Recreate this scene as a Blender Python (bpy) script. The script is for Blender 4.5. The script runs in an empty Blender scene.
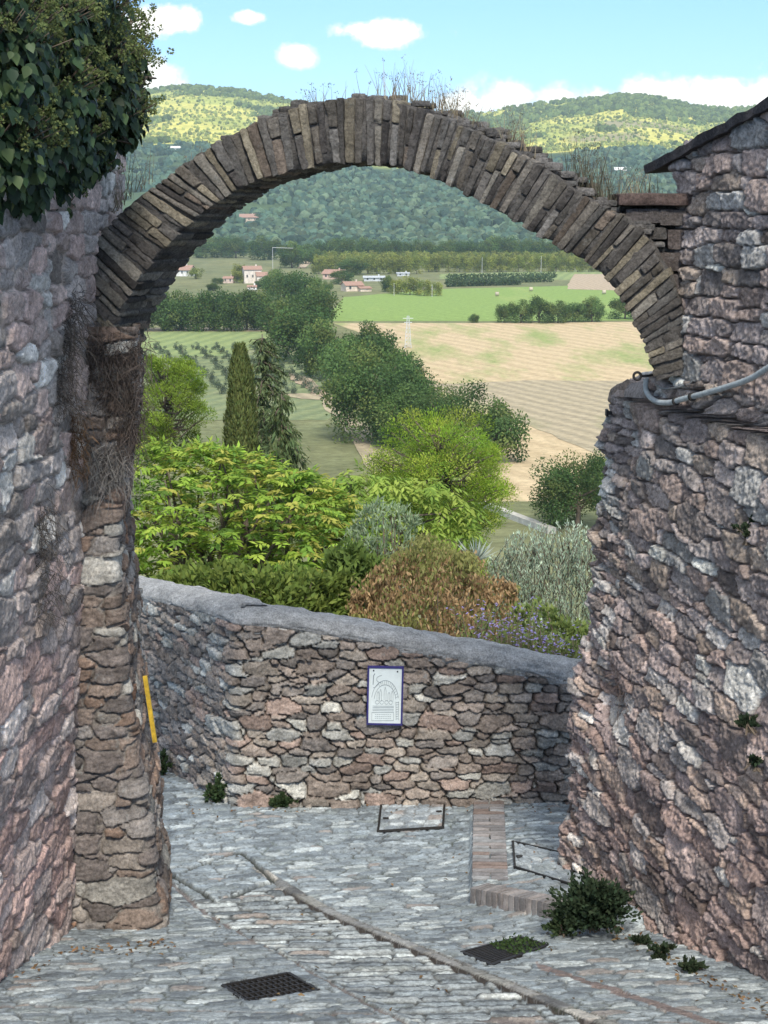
import bpy, math, random
import numpy as np
from mathutils import Vector, Matrix
R = math.radians
scn = bpy.context.scene
COL = scn.collection
rs = np.random.RandomState

# ------------------------------------------------------------------ camera
F = 1600.0
PITCH = math.atan(302 / F)
CP, SP = math.cos(PITCH), math.sin(PITCH)
cam_d = bpy.data.cameras.new("camera"); cam = bpy.data.objects.new("camera", cam_d); COL.objects.link(cam)
cam_d.sensor_fit = 'VERTICAL'; cam_d.sensor_height = 36; cam_d.lens = F / 1024 * 36
cam_d.clip_start = .1; cam_d.clip_end = 30000
cam.rotation_euler = (math.pi / 2 - PITCH, 0, 0)
scn.camera = cam

def ray(px, py):
    xc, yc = (px - 384) / F, -(py - 512) / F
    return np.array([xc, CP + SP * yc, -SP + CP * yc])
def P(px, py, Y):
    d = ray(px, py); return d * (Y / d[1])
def PZ(px, py, z):
    d = ray(px, py); return d * (z / d[2])
def hit(px, py, fn, y0, y1, n=4000):
    d = ray(px, py)
    ys = np.linspace(y0, y1, n); X = d[0] / d[1] * ys; Z = d[2] / d[1] * ys
    k = np.argmax(Z < fn(X, ys))
    return np.array([X[k], ys[k], Z[k]])

# ------------------------------------------------------------------ noise
def _h(i, j, k, s):
    i = i.astype(np.int64); j = j.astype(np.int64); k = np.asarray(k).astype(np.int64)
    n = (i * 374761393 + j * 668265263 + k * 2147483647 + s * 974634541) & 0xffffffff
    n = ((n ^ (n >> 13)) * 1274126177) & 0xffffffff
    n = ((n ^ (n >> 16)) * 2246822519) & 0xffffffff
    n = n ^ (n >> 15)
    return (n & 0xffffff) / float(0xffffff)
def n2(x, y, s=0):
    xi, yi = np.floor(x), np.floor(y); fx, fy = x - xi, y - yi
    fx = fx * fx * (3 - 2 * fx); fy = fy * fy * (3 - 2 * fy); z = np.zeros_like(xi)
    a, b = _h(xi, yi, z, s), _h(xi + 1, yi, z, s); c, d = _h(xi, yi + 1, z, s), _h(xi + 1, yi + 1, z, s)
    return (a + (b - a) * fx) * (1 - fy) + (c + (d - c) * fx) * fy
def n3(x, y, z, s=0):
    zi = np.floor(z); fz = z - zi; fz = fz * fz * (3 - 2 * fz)
    def lay(zz):
        xi, yi = np.floor(x), np.floor(y); fx, fy = x - xi, y - yi
        fx = fx * fx * (3 - 2 * fx); fy = fy * fy * (3 - 2 * fy)
        a, b = _h(xi, yi, zz, s), _h(xi + 1, yi, zz, s); c, d = _h(xi, yi + 1, zz, s), _h(xi + 1, yi + 1, zz, s)
        return (a + (b - a) * fx) * (1 - fy) + (c + (d - c) * fx) * fy
    return lay(zi) * (1 - fz) + lay(zi + 1) * fz
def fbm2(x, y, s=0, o=4):
    t = 0; a = .5
    for k in range(o):
        t = t + a * n2(x * 2 ** k, y * 2 ** k, s + k); a *= .5
    return t / (1 - .5 ** o)
def fbm3(x, y, z, s=0, o=3):
    t = 0; a = .5
    for k in range(o):
        t = t + a * n3(x * 2 ** k, y * 2 ** k, z * 2 ** k, s + k); a *= .5
    return t / (1 - .5 ** o)
def ss(a, b, x):
    t = np.clip((x - a) / (b - a), 0, 1); return t * t * (3 - 2 * t)

# ------------------------------------------------------------------ mesh building
def mesh_np(name, verts, faces, mat=None, cols=None, smooth=True):
    verts = np.asarray(verts, dtype=np.float32).reshape(-1, 3)
    me = bpy.data.meshes.new(name)
    me.vertices.add(len(verts)); me.vertices.foreach_set("co", verts.ravel())
    if not isinstance(faces, list): faces = [faces]
    faces = [np.asarray(f, dtype=np.int32) for f in faces if len(f)]
    nl = sum(f.size for f in faces); nf = sum(len(f) for f in faces)
    me.loops.add(nl); me.polygons.add(nf)
    me.loops.foreach_set("vertex_index", np.concatenate([f.ravel() for f in faces]))
    tot = np.concatenate([np.full(len(f), f.shape[1], dtype=np.int32) for f in faces])
    st = np.concatenate([[0], np.cumsum(tot)[:-1]]).astype(np.int32)
    me.polygons.foreach_set("loop_start", st)
    me.polygons.foreach_set("use_smooth", np.full(nf, smooth, dtype=bool))
    me.update(calc_edges=True)
    if cols is not None:
        at = me.color_attributes.new("col", 'FLOAT_COLOR', 'POINT')
        c = np.ones((len(verts), 4), dtype=np.float32); c[:, :3] = np.asarray(cols).reshape(-1, 3)
        at.data.foreach_set("color", c.ravel())
    me.validate()
    if mat: me.materials.append(mat)
    return me
def obj(name, me, parent=None, loc=None):
    o = bpy.data.objects.new(name, me); COL.objects.link(o)
    if parent: o.parent = parent
    if loc is not None: o.location = loc
    return o
def tag(o, label=None, cat=None, group=None, kind=None):
    if label: o["label"] = label
    if cat: o["category"] = cat
    if group: o["group"] = group
    if kind: o["kind"] = kind
    return o
def thing(name, label, cat, loc=(0, 0, 0), rz=0, group=None):
    o = obj(name, None); o.location = loc; o.rotation_euler = (0, 0, rz)
    return tag(o, label, cat, group)
def based(name, v, f, mat, base, cols=None, smooth=True):
    """a top-level mesh given in world space, with its origin moved to base"""
    return obj(name, mesh_np(name, np.asarray(v) - np.asarray(base), f, mat, cols, smooth), None, base)
def copy_tree(o, parent=None):
    c = o.copy(); COL.objects.link(c); c.parent = parent
    for ch in list(o.children): copy_tree(ch, c)
    return c

class MB:
    """collects polygons with colours"""
    def __init__(s): s.v = []; s.q = []; s.t = []; s.c = []; s.n = 0
    def add(s, v, q=None, t=None, c=(.5, .5, .5)):
        v = np.asarray(v, float).reshape(-1, 3)
        if q is not None and len(q): s.q.append(np.asarray(q).reshape(-1, 4) + s.n)
        if t is not None and len(t): s.t.append(np.asarray(t).reshape(-1, 3) + s.n)
        c = np.asarray(c, float)
        s.c.append(np.tile(c, (len(v), 1)) if c.ndim == 1 else c)
        s.v.append(v); s.n += len(v); return s
    def hexa(s, c8, c=(.5, .5, .5)):
        return s.add(c8, [[0, 1, 3, 2], [4, 6, 7, 5], [0, 4, 5, 1], [2, 3, 7, 6], [0, 2, 6, 4], [1, 5, 7, 3]], c=c)
    def box(s, lo, hi, c=(.5, .5, .5)):
        return s.hexa([[x, y, z] for x in (lo[0], hi[0]) for y in (lo[1], hi[1]) for z in (lo[2], hi[2])], c)
    def bar(s, a, b, w, h=None, c=(.5, .5, .5), up=(0, 0, 1)):
        a, b = np.asarray(a, float), np.asarray(b, float); h = h or w
        d = b - a; d /= np.linalg.norm(d); u = np.asarray(up, float)
        if abs(d @ u) > .95: u = np.array([1., 0, 0])
        x = np.cross(d, u); x /= np.linalg.norm(x); u = np.cross(x, d)
        return s.hexa([p + x * i * w / 2 + u * j * h / 2 for p in (a, b) for i in (-1, 1) for j in (-1, 1)], c)
    def tube(s, pts, rad, n=8, c=(.5, .5, .5)):
        pts = np.asarray(pts, float); rad = np.broadcast_to(np.asarray(rad, float), (len(pts),))
        tg = np.gradient(pts, axis=0); tg /= np.linalg.norm(tg, axis=1)[:, None] + 1e-9
        ref = np.array([.13, .21, 1.]) if abs(tg[:, 2].mean()) < .8 else np.array([1., .17, .1])
        x = np.cross(tg, ref); x /= np.linalg.norm(x, axis=1)[:, None]; y = np.cross(tg, x)
        a = np.arange(n) * 2 * math.pi / n
        v = pts[:, None] + rad[:, None, None] * (np.cos(a)[None, :, None] * x[:, None] + np.sin(a)[None, :, None] * y[:, None])
        m = len(pts); i, j = np.meshgrid(np.arange(m - 1), np.arange(n), indexing='ij'); k = (j + 1) % n
        q = np.stack([i * n + j, i * n + k, (i + 1) * n + k, (i + 1) * n + j], -1).reshape(-1, 4)
        v = np.vstack([v.reshape(-1, 3), pts[:1], pts[-1:]]); e = m * n
        t = [[e, (b + 1) % n, b] for b in range(n)] + [[e + 1, (m - 1) * n + b, (m - 1) * n + (b + 1) % n] for b in range(n)]
        return s.add(v, q, t, c)
    def mesh(s, name, mat, smooth=False):
        return mesh_np(name, np.vstack(s.v), [np.vstack(l) for l in (s.q, s.t) if l], mat, np.vstack(s.c), smooth)
    def obj(s, name, mat, parent=None, loc=None, smooth=False):
        return obj(name, s.mesh(name, mat, smooth), parent, loc)

def gridf(nv, nu):
    i, j = np.meshgrid(np.arange(nv - 1), np.arange(nu - 1), indexing='ij')
    a = i * nu + j
    return np.stack([a, a + 1, a + nu + 1, a + nu], -1).reshape(-1, 4)
def gnorm(Pg):
    du = np.gradient(Pg, axis=1); dv = np.gradient(Pg, axis=0)
    n = np.cross(du, dv); return n / (np.linalg.norm(n, axis=2, keepdims=True) + 1e-12)

# ------------------------------------------------------------------ materials
def newmat(name):
    m = bpy.data.materials.new(name); m.use_nodes = True; nt = m.node_tree
    for n in list(nt.nodes): nt.nodes.remove(n)
    out = nt.nodes.new('ShaderNodeOutputMaterial'); b = nt.nodes.new('ShaderNodeBsdfPrincipled')
    nt.links.new(b.outputs[0], out.inputs[0]); return m, nt, b
def nd(nt, typ, **kw):
    n = nt.nodes.new('ShaderNode' + typ)
    for k, v in kw.items():
        if k.startswith('_'): setattr(n, k[1:], v)
        else: n.inputs[int(k[1:]) if k[0] == 'i' and k[1:].isdigit() else k.replace('_', ' ')].default_value = v
    return n
def mixc(nt, a, b, fac, mode='MIX'):
    m = nt.nodes.new('ShaderNodeMix'); m.data_type = 'RGBA'; m.blend_type = mode
    for s, v in ((6, a), (7, b), (0, fac)):
        if hasattr(v, 'is_linked'): nt.links.new(v, m.inputs[s])
        else: m.inputs[s].default_value = (*v, 1) if s else v
    return m.outputs[2]
def ramp(nt, src, p0, c0, p1, c1):
    r = nt.nodes.new('ShaderNodeValToRGB'); e = r.color_ramp.elements
    e[0].position, e[1].position = p0, p1
    e[0].color = (*((c0,) * 3 if not hasattr(c0, '__len__') else c0), 1); e[1].color = (*((c1,) * 3 if not hasattr(c1, '__len__') else c1), 1)
    nt.links.new(src, r.inputs[0]); return r.outputs[0]

def stone_mat(name, lo=.6, hi=1.35, fine=70, bump=.5, dist=.012, rough=.92, lichen=.0, spec=.25):
    m, nt, b = newmat(name); L = nt.links.new
    tc = nd(nt, 'TexCoord'); at = nd(nt, 'Attribute', _attribute_name='col')
    a = nd(nt, 'TexNoise', Scale=fine, Detail=6, Roughness=.75); L(tc.outputs['Object'], a.inputs['Vector'])
    c = nd(nt, 'TexNoise', Scale=fine * .22, Detail=4, Roughness=.6); L(tc.outputs['Object'], c.inputs['Vector'])
    col = mixc(nt, at.outputs['Color'], ramp(nt, a.outputs[0], .3, lo, .7, hi), 1.0, 'MULTIPLY')
    col = mixc(nt, col, ramp(nt, c.outputs[0], .3, .75, .7, 1.25), 1.0, 'MULTIPLY')
    if lichen:
        d = nd(nt, 'TexNoise', Scale=14, Detail=8, Roughness=.8); L(tc.outputs['Object'], d.inputs['Vector'])
        f = ramp(nt, d.outputs[0], .58, 0, .68, lichen)
        col = mixc(nt, col, (.36, .38, .36), f)
    L(col, b.inputs['Base Color']); b.inputs['Roughness'].default_value = rough; b.inputs['Specular IOR Level'].default_value = spec
    mu = nd(nt, 'TexMusgrave') if False else nd(nt, 'TexNoise', Scale=fine * .6, Detail=8, Roughness=.8)
    L(tc.outputs['Object'], mu.inputs['Vector'])
    bp = nd(nt, 'Bump', Strength=bump, Distance=dist); L(mu.outputs[0], bp.inputs['Height']); L(bp.outputs[0], b.inputs['Normal'])
    return m
def plain_mat(name, col, rough=.6, metal=0, var=.3, scale=20, bump=0):
    m, nt, b = newmat(name); L = nt.links.new; tc = nd(nt, 'TexCoord')
    a = nd(nt, 'TexNoise', Scale=scale, Detail=5, Roughness=.7); L(tc.outputs['Object'], a.inputs['Vector'])
    L(mixc(nt, col, ramp(nt, a.outputs[0], .3, 1 - var, .7, 1 + var), 1.0, 'MULTIPLY'), b.inputs['Base Color'])
    b.inputs['Roughness'].default_value = rough; b.inputs['Metallic'].default_value = metal
    if bump:
        bp = nd(nt, 'Bump', Strength=bump, Distance=.01); L(a.outputs[0], bp.inputs['Height']); L(bp.outputs[0], b.inputs['Normal'])
    return m
def leaf_mat(name, trans=.35, rough=.7, spec=.1):
    m, nt, b = newmat(name); L = nt.links.new
    at = nd(nt, 'Attribute', _attribute_name='col'); oi = nd(nt, 'ObjectInfo')
    hv = nd(nt, 'HueSaturation'); L(at.outputs['Color'], hv.inputs['Color'])
    mr = nd(nt, 'MapRange', i3=.82, i4=1.18); L(oi.outputs['Random'], mr.inputs[0]); L(mr.outputs[0], hv.inputs['Value'])
    L(hv.outputs[0], b.inputs['Base Color']); b.inputs['Roughness'].default_value = rough; b.inputs['Specular IOR Level'].default_value = spec
    if trans:
        tr = nd(nt, 'BsdfTranslucent'); L(hv.outputs[0], tr.inputs[0]); mx = nd(nt, 'MixShader', i0=trans)
        L(b.outputs[0], mx.inputs[1]); L(tr.outputs[0], mx.inputs[2]); L(mx.outputs[0], [n for n in nt.nodes if n.type == 'OUTPUT_MATERIAL'][0].inputs[0])
    return m
M_wall = stone_mat('rubble_stone', lo=.42, hi=1.55, fine=62, lichen=.5, bump=.85, dist=.018)
M_wallL = stone_mat('left_rubble_stone', lo=.42, hi=1.5, fine=62, lichen=.75, bump=.8, dist=.02)
M_arch = stone_mat('arch_stone', lo=.38, hi=1.65, fine=66, lichen=.45, bump=1.0, dist=.035)
M_pave = stone_mat('paving_stone', lo=.5, hi=1.45, fine=60, bump=.8, dist=.012, rough=.6, spec=.4)
M_cement = stone_mat('coping_cement', lo=.4, hi=1.55, fine=75, bump=1.0, dist=.035, lichen=.6)
M_brick = stone_mat('paving_brick', lo=.7, hi=1.25, fine=60, bump=.4, dist=.006, rough=.8)
M_iron = plain_mat('dark_iron', (.035, .033, .032), .65, .6, .4, 40, .3)
M_bark = plain_mat('bark', (.11, .085, .06), .95, 0, .45, 9, .8)
M_leaf = leaf_mat('leaf')
M_leafdark = leaf_mat('ivy_leaf', .15, .5, .25)
M_dry = leaf_mat('dry_stalk', .15, .9, .1)
M_paint = stone_mat('building_plaster', lo=.85, hi=1.12, fine=3, bump=.1)
M_col = leaf_mat('painted_surface', 0, .6, .3)

# ------------------------------------------------------------------ rubble masonry
def rubble(U, V, w, h, s, jit=.33, wt=.3, p=3.0, nr=1, nc=2):
    row = np.floor(V / h)
    F1 = np.full(U.shape, 9.); F2 = np.full(U.shape, 9.)
    I = np.zeros(U.shape); DU = np.zeros(U.shape); DV = np.zeros(U.shape)
    z0 = np.zeros_like(U)
    for dr in range(-nr, nr + 1):
        r = row + dr; off = _h(r, z0, z0, s + 5) * w * 3.7
        col = np.floor((U - off) / w)
        for dc in range(-nc, nc + 1):
            c = col + dc
            a, b, g = _h(r, c, z0, s), _h(r, c, z0, s + 1), _h(r, c, z0, s + 2)
            du = (U - off) / w - (c + .5 + (a - .5) * 2 * jit); dv = V / h - (r + .5 + (b - .5) * 1.3 * jit)
            d = (np.abs(du) ** p + np.abs(dv) ** p) ** (1 / p) - (g - .5) * wt
            lt = d < F1
            F2 = np.where(lt, F1, np.minimum(F2, d)); F1 = np.where(lt, d, F1)
            I = np.where(lt, _h(r, c, z0, s + 3), I); DU = np.where(lt, du, DU); DV = np.where(lt, dv, DV)
    return F2 - F1, I, DU, DV
def fr(x, k): return (x * k * 997.13) % 1.0
def pick(I, pal):
    """per-stone colour from a weighted palette"""
    w = np.array([p[0] for p in pal], float); w = np.cumsum(w / w.sum())
    k = np.minimum(np.searchsorted(w, fr(I, 1.7)), len(pal) - 1)
    return np.array([p[1] for p in pal])[k]

def masonry(name, base, U, V, mat, w, h, s, pal, mortar, relief=.045, warp=.06, mort_lv=.3, joint=(.05, .3), p=3.0, wt=.3,
            parent=None, rough=.02, cmul=None, extra=None, shear=0, jit=.33, big=None, alt=None):
    Vs = V + shear * U
    wu = Vs + 0; uu = U + warp * (fbm2(U * 5, V * 5, s + 20) - .5) * 2 + .012 * (n2(U * 34, V * 34, s + 31) - .5)
    vv = wu + warp * .8 * (fbm2(U * 4 + 9, V * 4, s + 40) - .5) * 2 + .012 * (n2(U * 34, V * 34, s + 41) - .5)
    e, I, du, dv = rubble(uu, vv, w, h, s, p=p, wt=wt, jit=jit)
    if big:
        e2, I2, du2, dv2 = rubble(uu, vv, w * big[0], h * big[1], s + 70, p=p, wt=wt, jit=jit)
        k = fr(I2, 2.3) < big[2]
        e, I, du, dv = (np.where(k, x, y) for x, y in ((e2 * 1.6, e), (I2, I), (du2, du), (dv2, dv)))
    if alt:      # a zone of smaller, flatter courses
        e3, I3, du3, dv3 = rubble(uu, vv, alt[0], alt[1], s + 90, p=3.6, wt=.3, jit=.28)
        k = alt[2](U, V) > 0
        e, I, du, dv = (np.where(k, x, y) for x, y in ((e3, e), (I3, I), (du3, du), (dv3, dv)))
    pr = ss(joint[0], joint[1], e) ** .8
    tilt = (fr(I, 3.1) - .5) * du * .5 + (fr(I, 4.3) - .5) * dv * .7
    hst = pr * (.62 + .38 * fr(I, 2.9) + tilt * .7)
    surf = fbm3(U * 11 + I * 50, V * 11, I * 30, s + 50, 4) - .5
    facet = np.abs(fbm2(U * 6 + I * 90, V * 9, s + 55, 3) - .5)
    hst = hst + pr * (surf * .34 + facet * .26) + pr * .22 * (n2(U * 60 + I * 33, V * 75, s + 57) - .5)
    mo = mort_lv * (.6 + .9 * fbm2(U * 3, V * 3, s + 60)) + .18 * (fbm2(U * 22, V * 22, s + 61) - .5)
    isst = ss(-.02, .07, hst - mo)
    hh = np.maximum(hst, mo) * relief + rough * (fbm2(U * 1.6, V * 1.6, s + 62) - .5) * 2
    hh = hh - .008 * ss(.03, 0, e) * (fbm2(U * 2.5, V * 2.5, s + 63) > .45)
    if extra is not None: hh = hh + extra(U, V)
    c = pick(I, pal) * (.7 + .6 * fr(I, 5.7))[..., None] * (.62 + .76 * fbm2(U * 12 + I * 20, V * 16, s + 64, 5))[..., None]
    mc = np.array(mortar) * (.7 + .6 * fbm2(U * 9, V * 9, s + 66))[..., None]
    c = mc + (c - mc) * isst[..., None]
    if cmul is not None: c = c * cmul(U, V)
    n = gnorm(base)
    v = base + n * hh[..., None]
    nv, nu = U.shape
    return obj(name, mesh_np(name, v.reshape(-1, 3), gridf(nv, nu), mat, c.reshape(-1, 3)), parent), v

# ------------------------------------------------------------------ street
gy = [0, 3, 6.5, 8.0, 8.75, 9.6, 10.5, 12, 14, 20]; gz = [-1.6, -2.5, -3.53, -3.93, -4.135, -4.345, -4.48, -4.66, -4.88, -5.5]
_yy = np.linspace(-1, 21, 600); _zz = np.interp(_yy, gy, gz); _k = np.ones(31) / 31
_zs = np.convolve(np.pad(_zz, 15, mode='edge'), _k, 'valid'); _zs[:40] = _zz[:40]; _zs[-40:] = _zz[-40:]
def G(x, y):
    x, y = np.asarray(x, float), np.asarray(y, float)
    return np.interp(y, _yy, _zs) + .11 * ss(.3, 1.2, x) * np.exp(-((y - 9.9) / 1.3) ** 2)
def GP(px, py): return hit(px, py, G, 4.5, 18)
def side(x, y, a, b):   # signed distance to the line a-b (positive on its left)
    d = (b - a)[:2]; d = d / np.linalg.norm(d); return d[0] * (y - a[1]) - d[1] * (x - a[0])
def inquad(x, y, q, m=0):
    r = np.ones_like(x, bool); cx, cy = np.mean([p[0] for p in q]), np.mean([p[1] for p in q])
    for i in range(4):
        a, b = q[i], q[(i + 1) % 4]
        r &= side(x, y, a, b) * np.sign(side(cx, cy, a, b)) > m
    return r
KA, KB = GP(266, 879), GP(600, 1025)            # the kerb line of the steps
kd = (KB - KA)[:2]; kl = np.linalg.norm(kd); kd = kd / kl
PA, PB = GP(471, 903), GP(556, 921)             # near edge of the raised corner
PC = GP(470, 796)
Q_grateL = [GP(222, 985), GP(288, 973), GP(318, 990), GP(248, 1003)]
Q_grateR = [GP(462, 952), GP(520, 937), GP(548, 945), GP(492, 965)]
Q_covA = [GP(378, 833), GP(381, 807), GP(445, 801), GP(443, 829)]
Q_covC = [GP(171, 876), GP(240, 851), GP(275, 882), GP(215, 899)]
TL = -((GP(312, 972)[0] - KA[0]) * -kd[1] + (GP(312, 972)[1] - KA[1]) * kd[0])
def raised(x, y):
    a = side(x, y, PA, PB); b = -side(x, y, PA, PC)
    ent = ss(-.006, .006, a) * ss(-.006, .006, b)
    t = np.clip((y - PA[1]) / (PC[1] - PA[1]), 0, 1)
    return ent * .085 * (1 - t * .9) * ss(PB[1] - .22, PB[1] - .08, y)
def street_h(x, y):
    z = G(x, y)
    s_ = (x - KA[0]) * kd[0] + (y - KA[1]) * kd[1]; t_ = -((x - KA[0]) * -kd[1] + (y - KA[1]) * kd[0])
    st = ((x - KA[0]) * .14 - (y - KA[1]) * .99) / .225; frac = st - np.floor(st)
    m = (t_ > 0) * ss(TL + .02, TL - .10, t_) * ss(.15, .5, s_)
    z = z - m * (.085 * frac ** 1.1 * np.clip(1.1 - .6 * t_, .3, 1))
    z = z + raised(x, y)
    return z, s_, t_
x = np.arange(-3.4, 2.7, .0105); y = np.concatenate([np.arange(4.6, 6.3, .03), np.arange(6.3, 10.6, .0098), np.arange(10.6, 14.2, .018)])
X, Y = np.meshgrid(x, y)
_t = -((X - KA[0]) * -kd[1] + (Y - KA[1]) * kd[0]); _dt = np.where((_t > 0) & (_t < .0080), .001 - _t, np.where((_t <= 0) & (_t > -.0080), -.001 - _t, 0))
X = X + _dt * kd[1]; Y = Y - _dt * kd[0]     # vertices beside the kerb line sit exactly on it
Z, sS, tS = street_h(X, Y)
wx = X + .028 * (fbm2(X * 4, Y * 4, 3) - .5) * 2 + .010 * (n2(X * 30, Y * 30, 6) - .5); wy = Y + .028 * (fbm2(X * 4 + 5, Y * 4, 4) - .5) * 2 + .010 * (n2(X * 30, Y * 30, 7) - .5)
ang = R(-14); ux = wx * math.cos(ang) - wy * math.sin(ang); uy = wx * math.sin(ang) + wy * math.cos(ang)
e1, I1, d1u, d1v = rubble(ux, uy, .155, .068, 11, jit=.36, p=3.0, wt=.5)
stepz = (tS > 0) & (tS < TL) & (sS > .2)
stc = ((X - KA[0]) * .14 - (Y - KA[1]) * .99) / .225; frc = stc - np.floor(stc)
e2, I2, _, _ = rubble(X * .99 + Y * .14 + .04 * (fbm2(X * 5, Y * 5, 8) - .5), stc * .225 + .03 * (fbm2(X * 5, Y * 5, 9) - .5) * ss(.3, .45, frc), .26, .056, 15, jit=.24, p=5, wt=.4)
nose = frc < .27
e3, I3, _, _ = rubble(sS + .03 * (wx - X), tS, .26, .08, 17, jit=.1, p=6)
kerb = (tS < 0) & (tS > -.085) & (sS > -.3)
ee = np.where(kerb, e3, np.where(stepz, e2, e1)); II = np.where(kerb, I3, np.where(stepz, I2, I1))
pr = ss(.025, .13, ee) ** .8
big = fbm2(X * 1.3, Y * 1.3, 90)
relief = np.where(stepz, .012, .018) * (.6 + .8 * big)
hh = pr * relief * (.6 + .6 * fr(II, 2.2)) + .008 * (fbm2(X * 14, Y * 14, 31) - .5) * pr + .009 * (fbm2(X * 38, Y * 38, 33) - .5) + .02 * (fbm2(X * 2, Y * 2, 34) - .5)
palP = [(4, (.25, .285, .31)), (3, (.32, .355, .375)), (2, (.18, .205, .225)), (1.6, (.46, .495, .50)), (.4, (.26, .235, .22)), (.8, (.21, .235, .24))]
C = pick(II, palP) * (.75 + .5 * fr(II, 5.1))[..., None] * (.6 + .8 * fbm2(X * 14, Y * 14, 36, 5))[..., None]
mc = np.array([.22, .25, .27]) * (.55 + .9 * fbm2(X * 5, Y * 5, 37, 5))[..., None]
jt = ss(.10, .03, ee) * ss(.22, .5, fbm2(X * 2.2, Y * 2.2, 91)); C = mc + (C - mc) * ss(.05, .2, ee)[..., None]; C = C + (np.array([.075, .075, .07]) - C) * (.8 * jt)[..., None]
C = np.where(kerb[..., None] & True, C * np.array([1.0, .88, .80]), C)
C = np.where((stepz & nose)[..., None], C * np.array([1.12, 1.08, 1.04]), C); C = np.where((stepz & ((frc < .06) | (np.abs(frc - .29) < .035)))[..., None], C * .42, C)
for q in (Q_grateL, Q_grateR): hh = np.where(inquad(X, Y, q), -.075, hh)
covm = inquad(X, Y, Q_covA); hh = np.where(covm, -.012, hh)
# brick gutter rows: darker warm lines
gl = (np.abs(side(X, Y, GP(528, 962), GP(768, 1040))) < .035) & (X > GP(535, 962)[0])
C = np.where(((np.abs(tS) < .004) & (sS > .3))[..., None], np.array([.06, .05, .045]), C)  # kerb risers coloured dark brick, with the steps' shade painted in
C = np.where(gl[..., None], np.array([.2, .16, .15]) * (.7 + .6 * fbm2(X * 9, Y * 20, 38))[..., None], C)
for ln in ((GP(312, 972), GP(405, 1024)), (GP(0, 1006), GP(250, 1012))):
    k = np.abs(side(X, Y, *ln)) < .018
    hh = np.where(k, hh * .3 - .004, hh); C = np.where(k[..., None], np.array([.17, .15, .145]), C)
# square stone frame set in the paving left of the steps
for i in range(4):
    a, b = Q_covC[i], Q_covC[(i + 1) % 4]
    L_ = np.linalg.norm((b - a)[:2]); tt = ((X - a[0]) * (b - a)[0] + (Y - a[1]) * (b - a)[1]) / L_ / L_
    k = (np.abs(side(X, Y, a, b)) < .022) & (tt > -.02) & (tt < 1.02)
    hh = np.where(k, -.016, hh); C = np.where(k[..., None], np.array([.05, .055, .05]), C)
mossy = ss(.62, .75, fbm2(X * 2.3, Y * 2.3, 39)) * (1 - pr)
C = C + (np.array([.06, .075, .05]) - C) * (.6 * mossy)[..., None]
hh = np.where((np.abs(tS) < .012) & (sS > 0), .3 * hh + .003, hh)
C = C * np.array([1.04, 1.06, 1.06])
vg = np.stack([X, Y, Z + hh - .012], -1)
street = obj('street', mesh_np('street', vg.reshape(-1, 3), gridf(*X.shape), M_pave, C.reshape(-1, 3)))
tag(street, kind='structure')
SZ = lambda x, y: float(street_h(np.array([float(x)]), np.array([float(y)]))[0][0])

# ------------------------------------------------------------------ right wall (far corner edge traced as world X against height)
def prof(pts, Yp):
    w = np.array([P(a, b, Yp) for a, b in pts]); o = np.argsort(w[:, 2]); return w[o, 2], w[o, 0]
YR = 9.8
rz, rx = prof([(556, 960), (563, 890), (568, 840), (571, 800), (574, 740), (579, 690), (588, 640), (596, 600), (602, 565), (600, 540), (604, 480), (609, 430), (614, 397), (618, 330), (622, 200), (626, 60)], YR)
rx = rx + .035
def ush(z): return np.interp(z, [P(0, 396, YR)[2], P(0, 388, YR)[2], P(0, 370, YR)[2], P(0, 300, YR)[2]], [0, .53, .64, .70])
res = .0082
back = np.array([.40, .917]); KW = .2975; fwd = np.array([KW, -1.]) / math.hypot(KW, 1); nrR = np.array([1., KW]) / math.hypot(KW, 1)
uu = np.arange(-.75, 4.9, res); zz = np.arange(-4.95, 1.75, res)
U, V = np.meshgrid(uu, zz)
cx = np.interp(V, rz, rx)
rad = .07
bu = np.clip(-U - 0, 0, None); fu = np.clip(U, 0, None) + ush(V)
bx = cx + bu * back[0] + fu * fwd[0]; by = YR + bu * back[1] + fu * fwd[1]
base = np.stack([bx, by, V], -1)
# smooth the base corner a little so that stones wrap round it
palR = [(3, (.35, .31, .31)), (3, (.38, .315, .295)), (2, (.29, .27, .27)), (2.4, (.47, .475, .475)), (1.1, (.60, .63, .62)), (1.6, (.40, .345, .305)), (1, (.19, .17, .165)), (1.8, (.45, .40, .39))]
def topcut(u): return None
wallR = thing('stone_wall', 'tall purple-brown rubble stone wall sloping in from the right edge, with a conduit on it', 'wall', (1.3, 9.8, -4.3))
def r_extra(U, V):
    # jagged courses on the far edge, hollow with dried tuft, missing stones
    k = np.exp(-(U / .12) ** 2)
    g = .06 * (n2(V * 9, U * 0 + 3.3, 71) - .5) + .05 * (np.floor(n2(V * 14, U * 0 + 8.1, 72) * 3) / 3 - .3)
    hol = -.13 * np.exp(-(((U - .42) / .2) ** 2 + ((V + 2.95) / .16) ** 2)) - .08 * np.exp(-(((U - .35) / .12) ** 2 + ((V + 1.35) / .16) ** 2))
    return k * g + hol
def r_cmul(U, V):
    lo = ss(-1.5, -3.5, V)[..., None]
    return np.array([1.04, 1.0, .95]) * (1 - lo) + np.array([1.14, 1.0, .93]) * lo
def smooth_base(b, it=6):
    for _ in range(it):
        b[1:-1] = (b[:-2] + 2 * b[1:-1] + b[2:]) / 4
        b[:, 1:-1] = (b[:, :-2] + 2 * b[:, 1:-1] + b[:, 2:]) / 4
    return b
base = smooth_base(base, 5)
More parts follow.
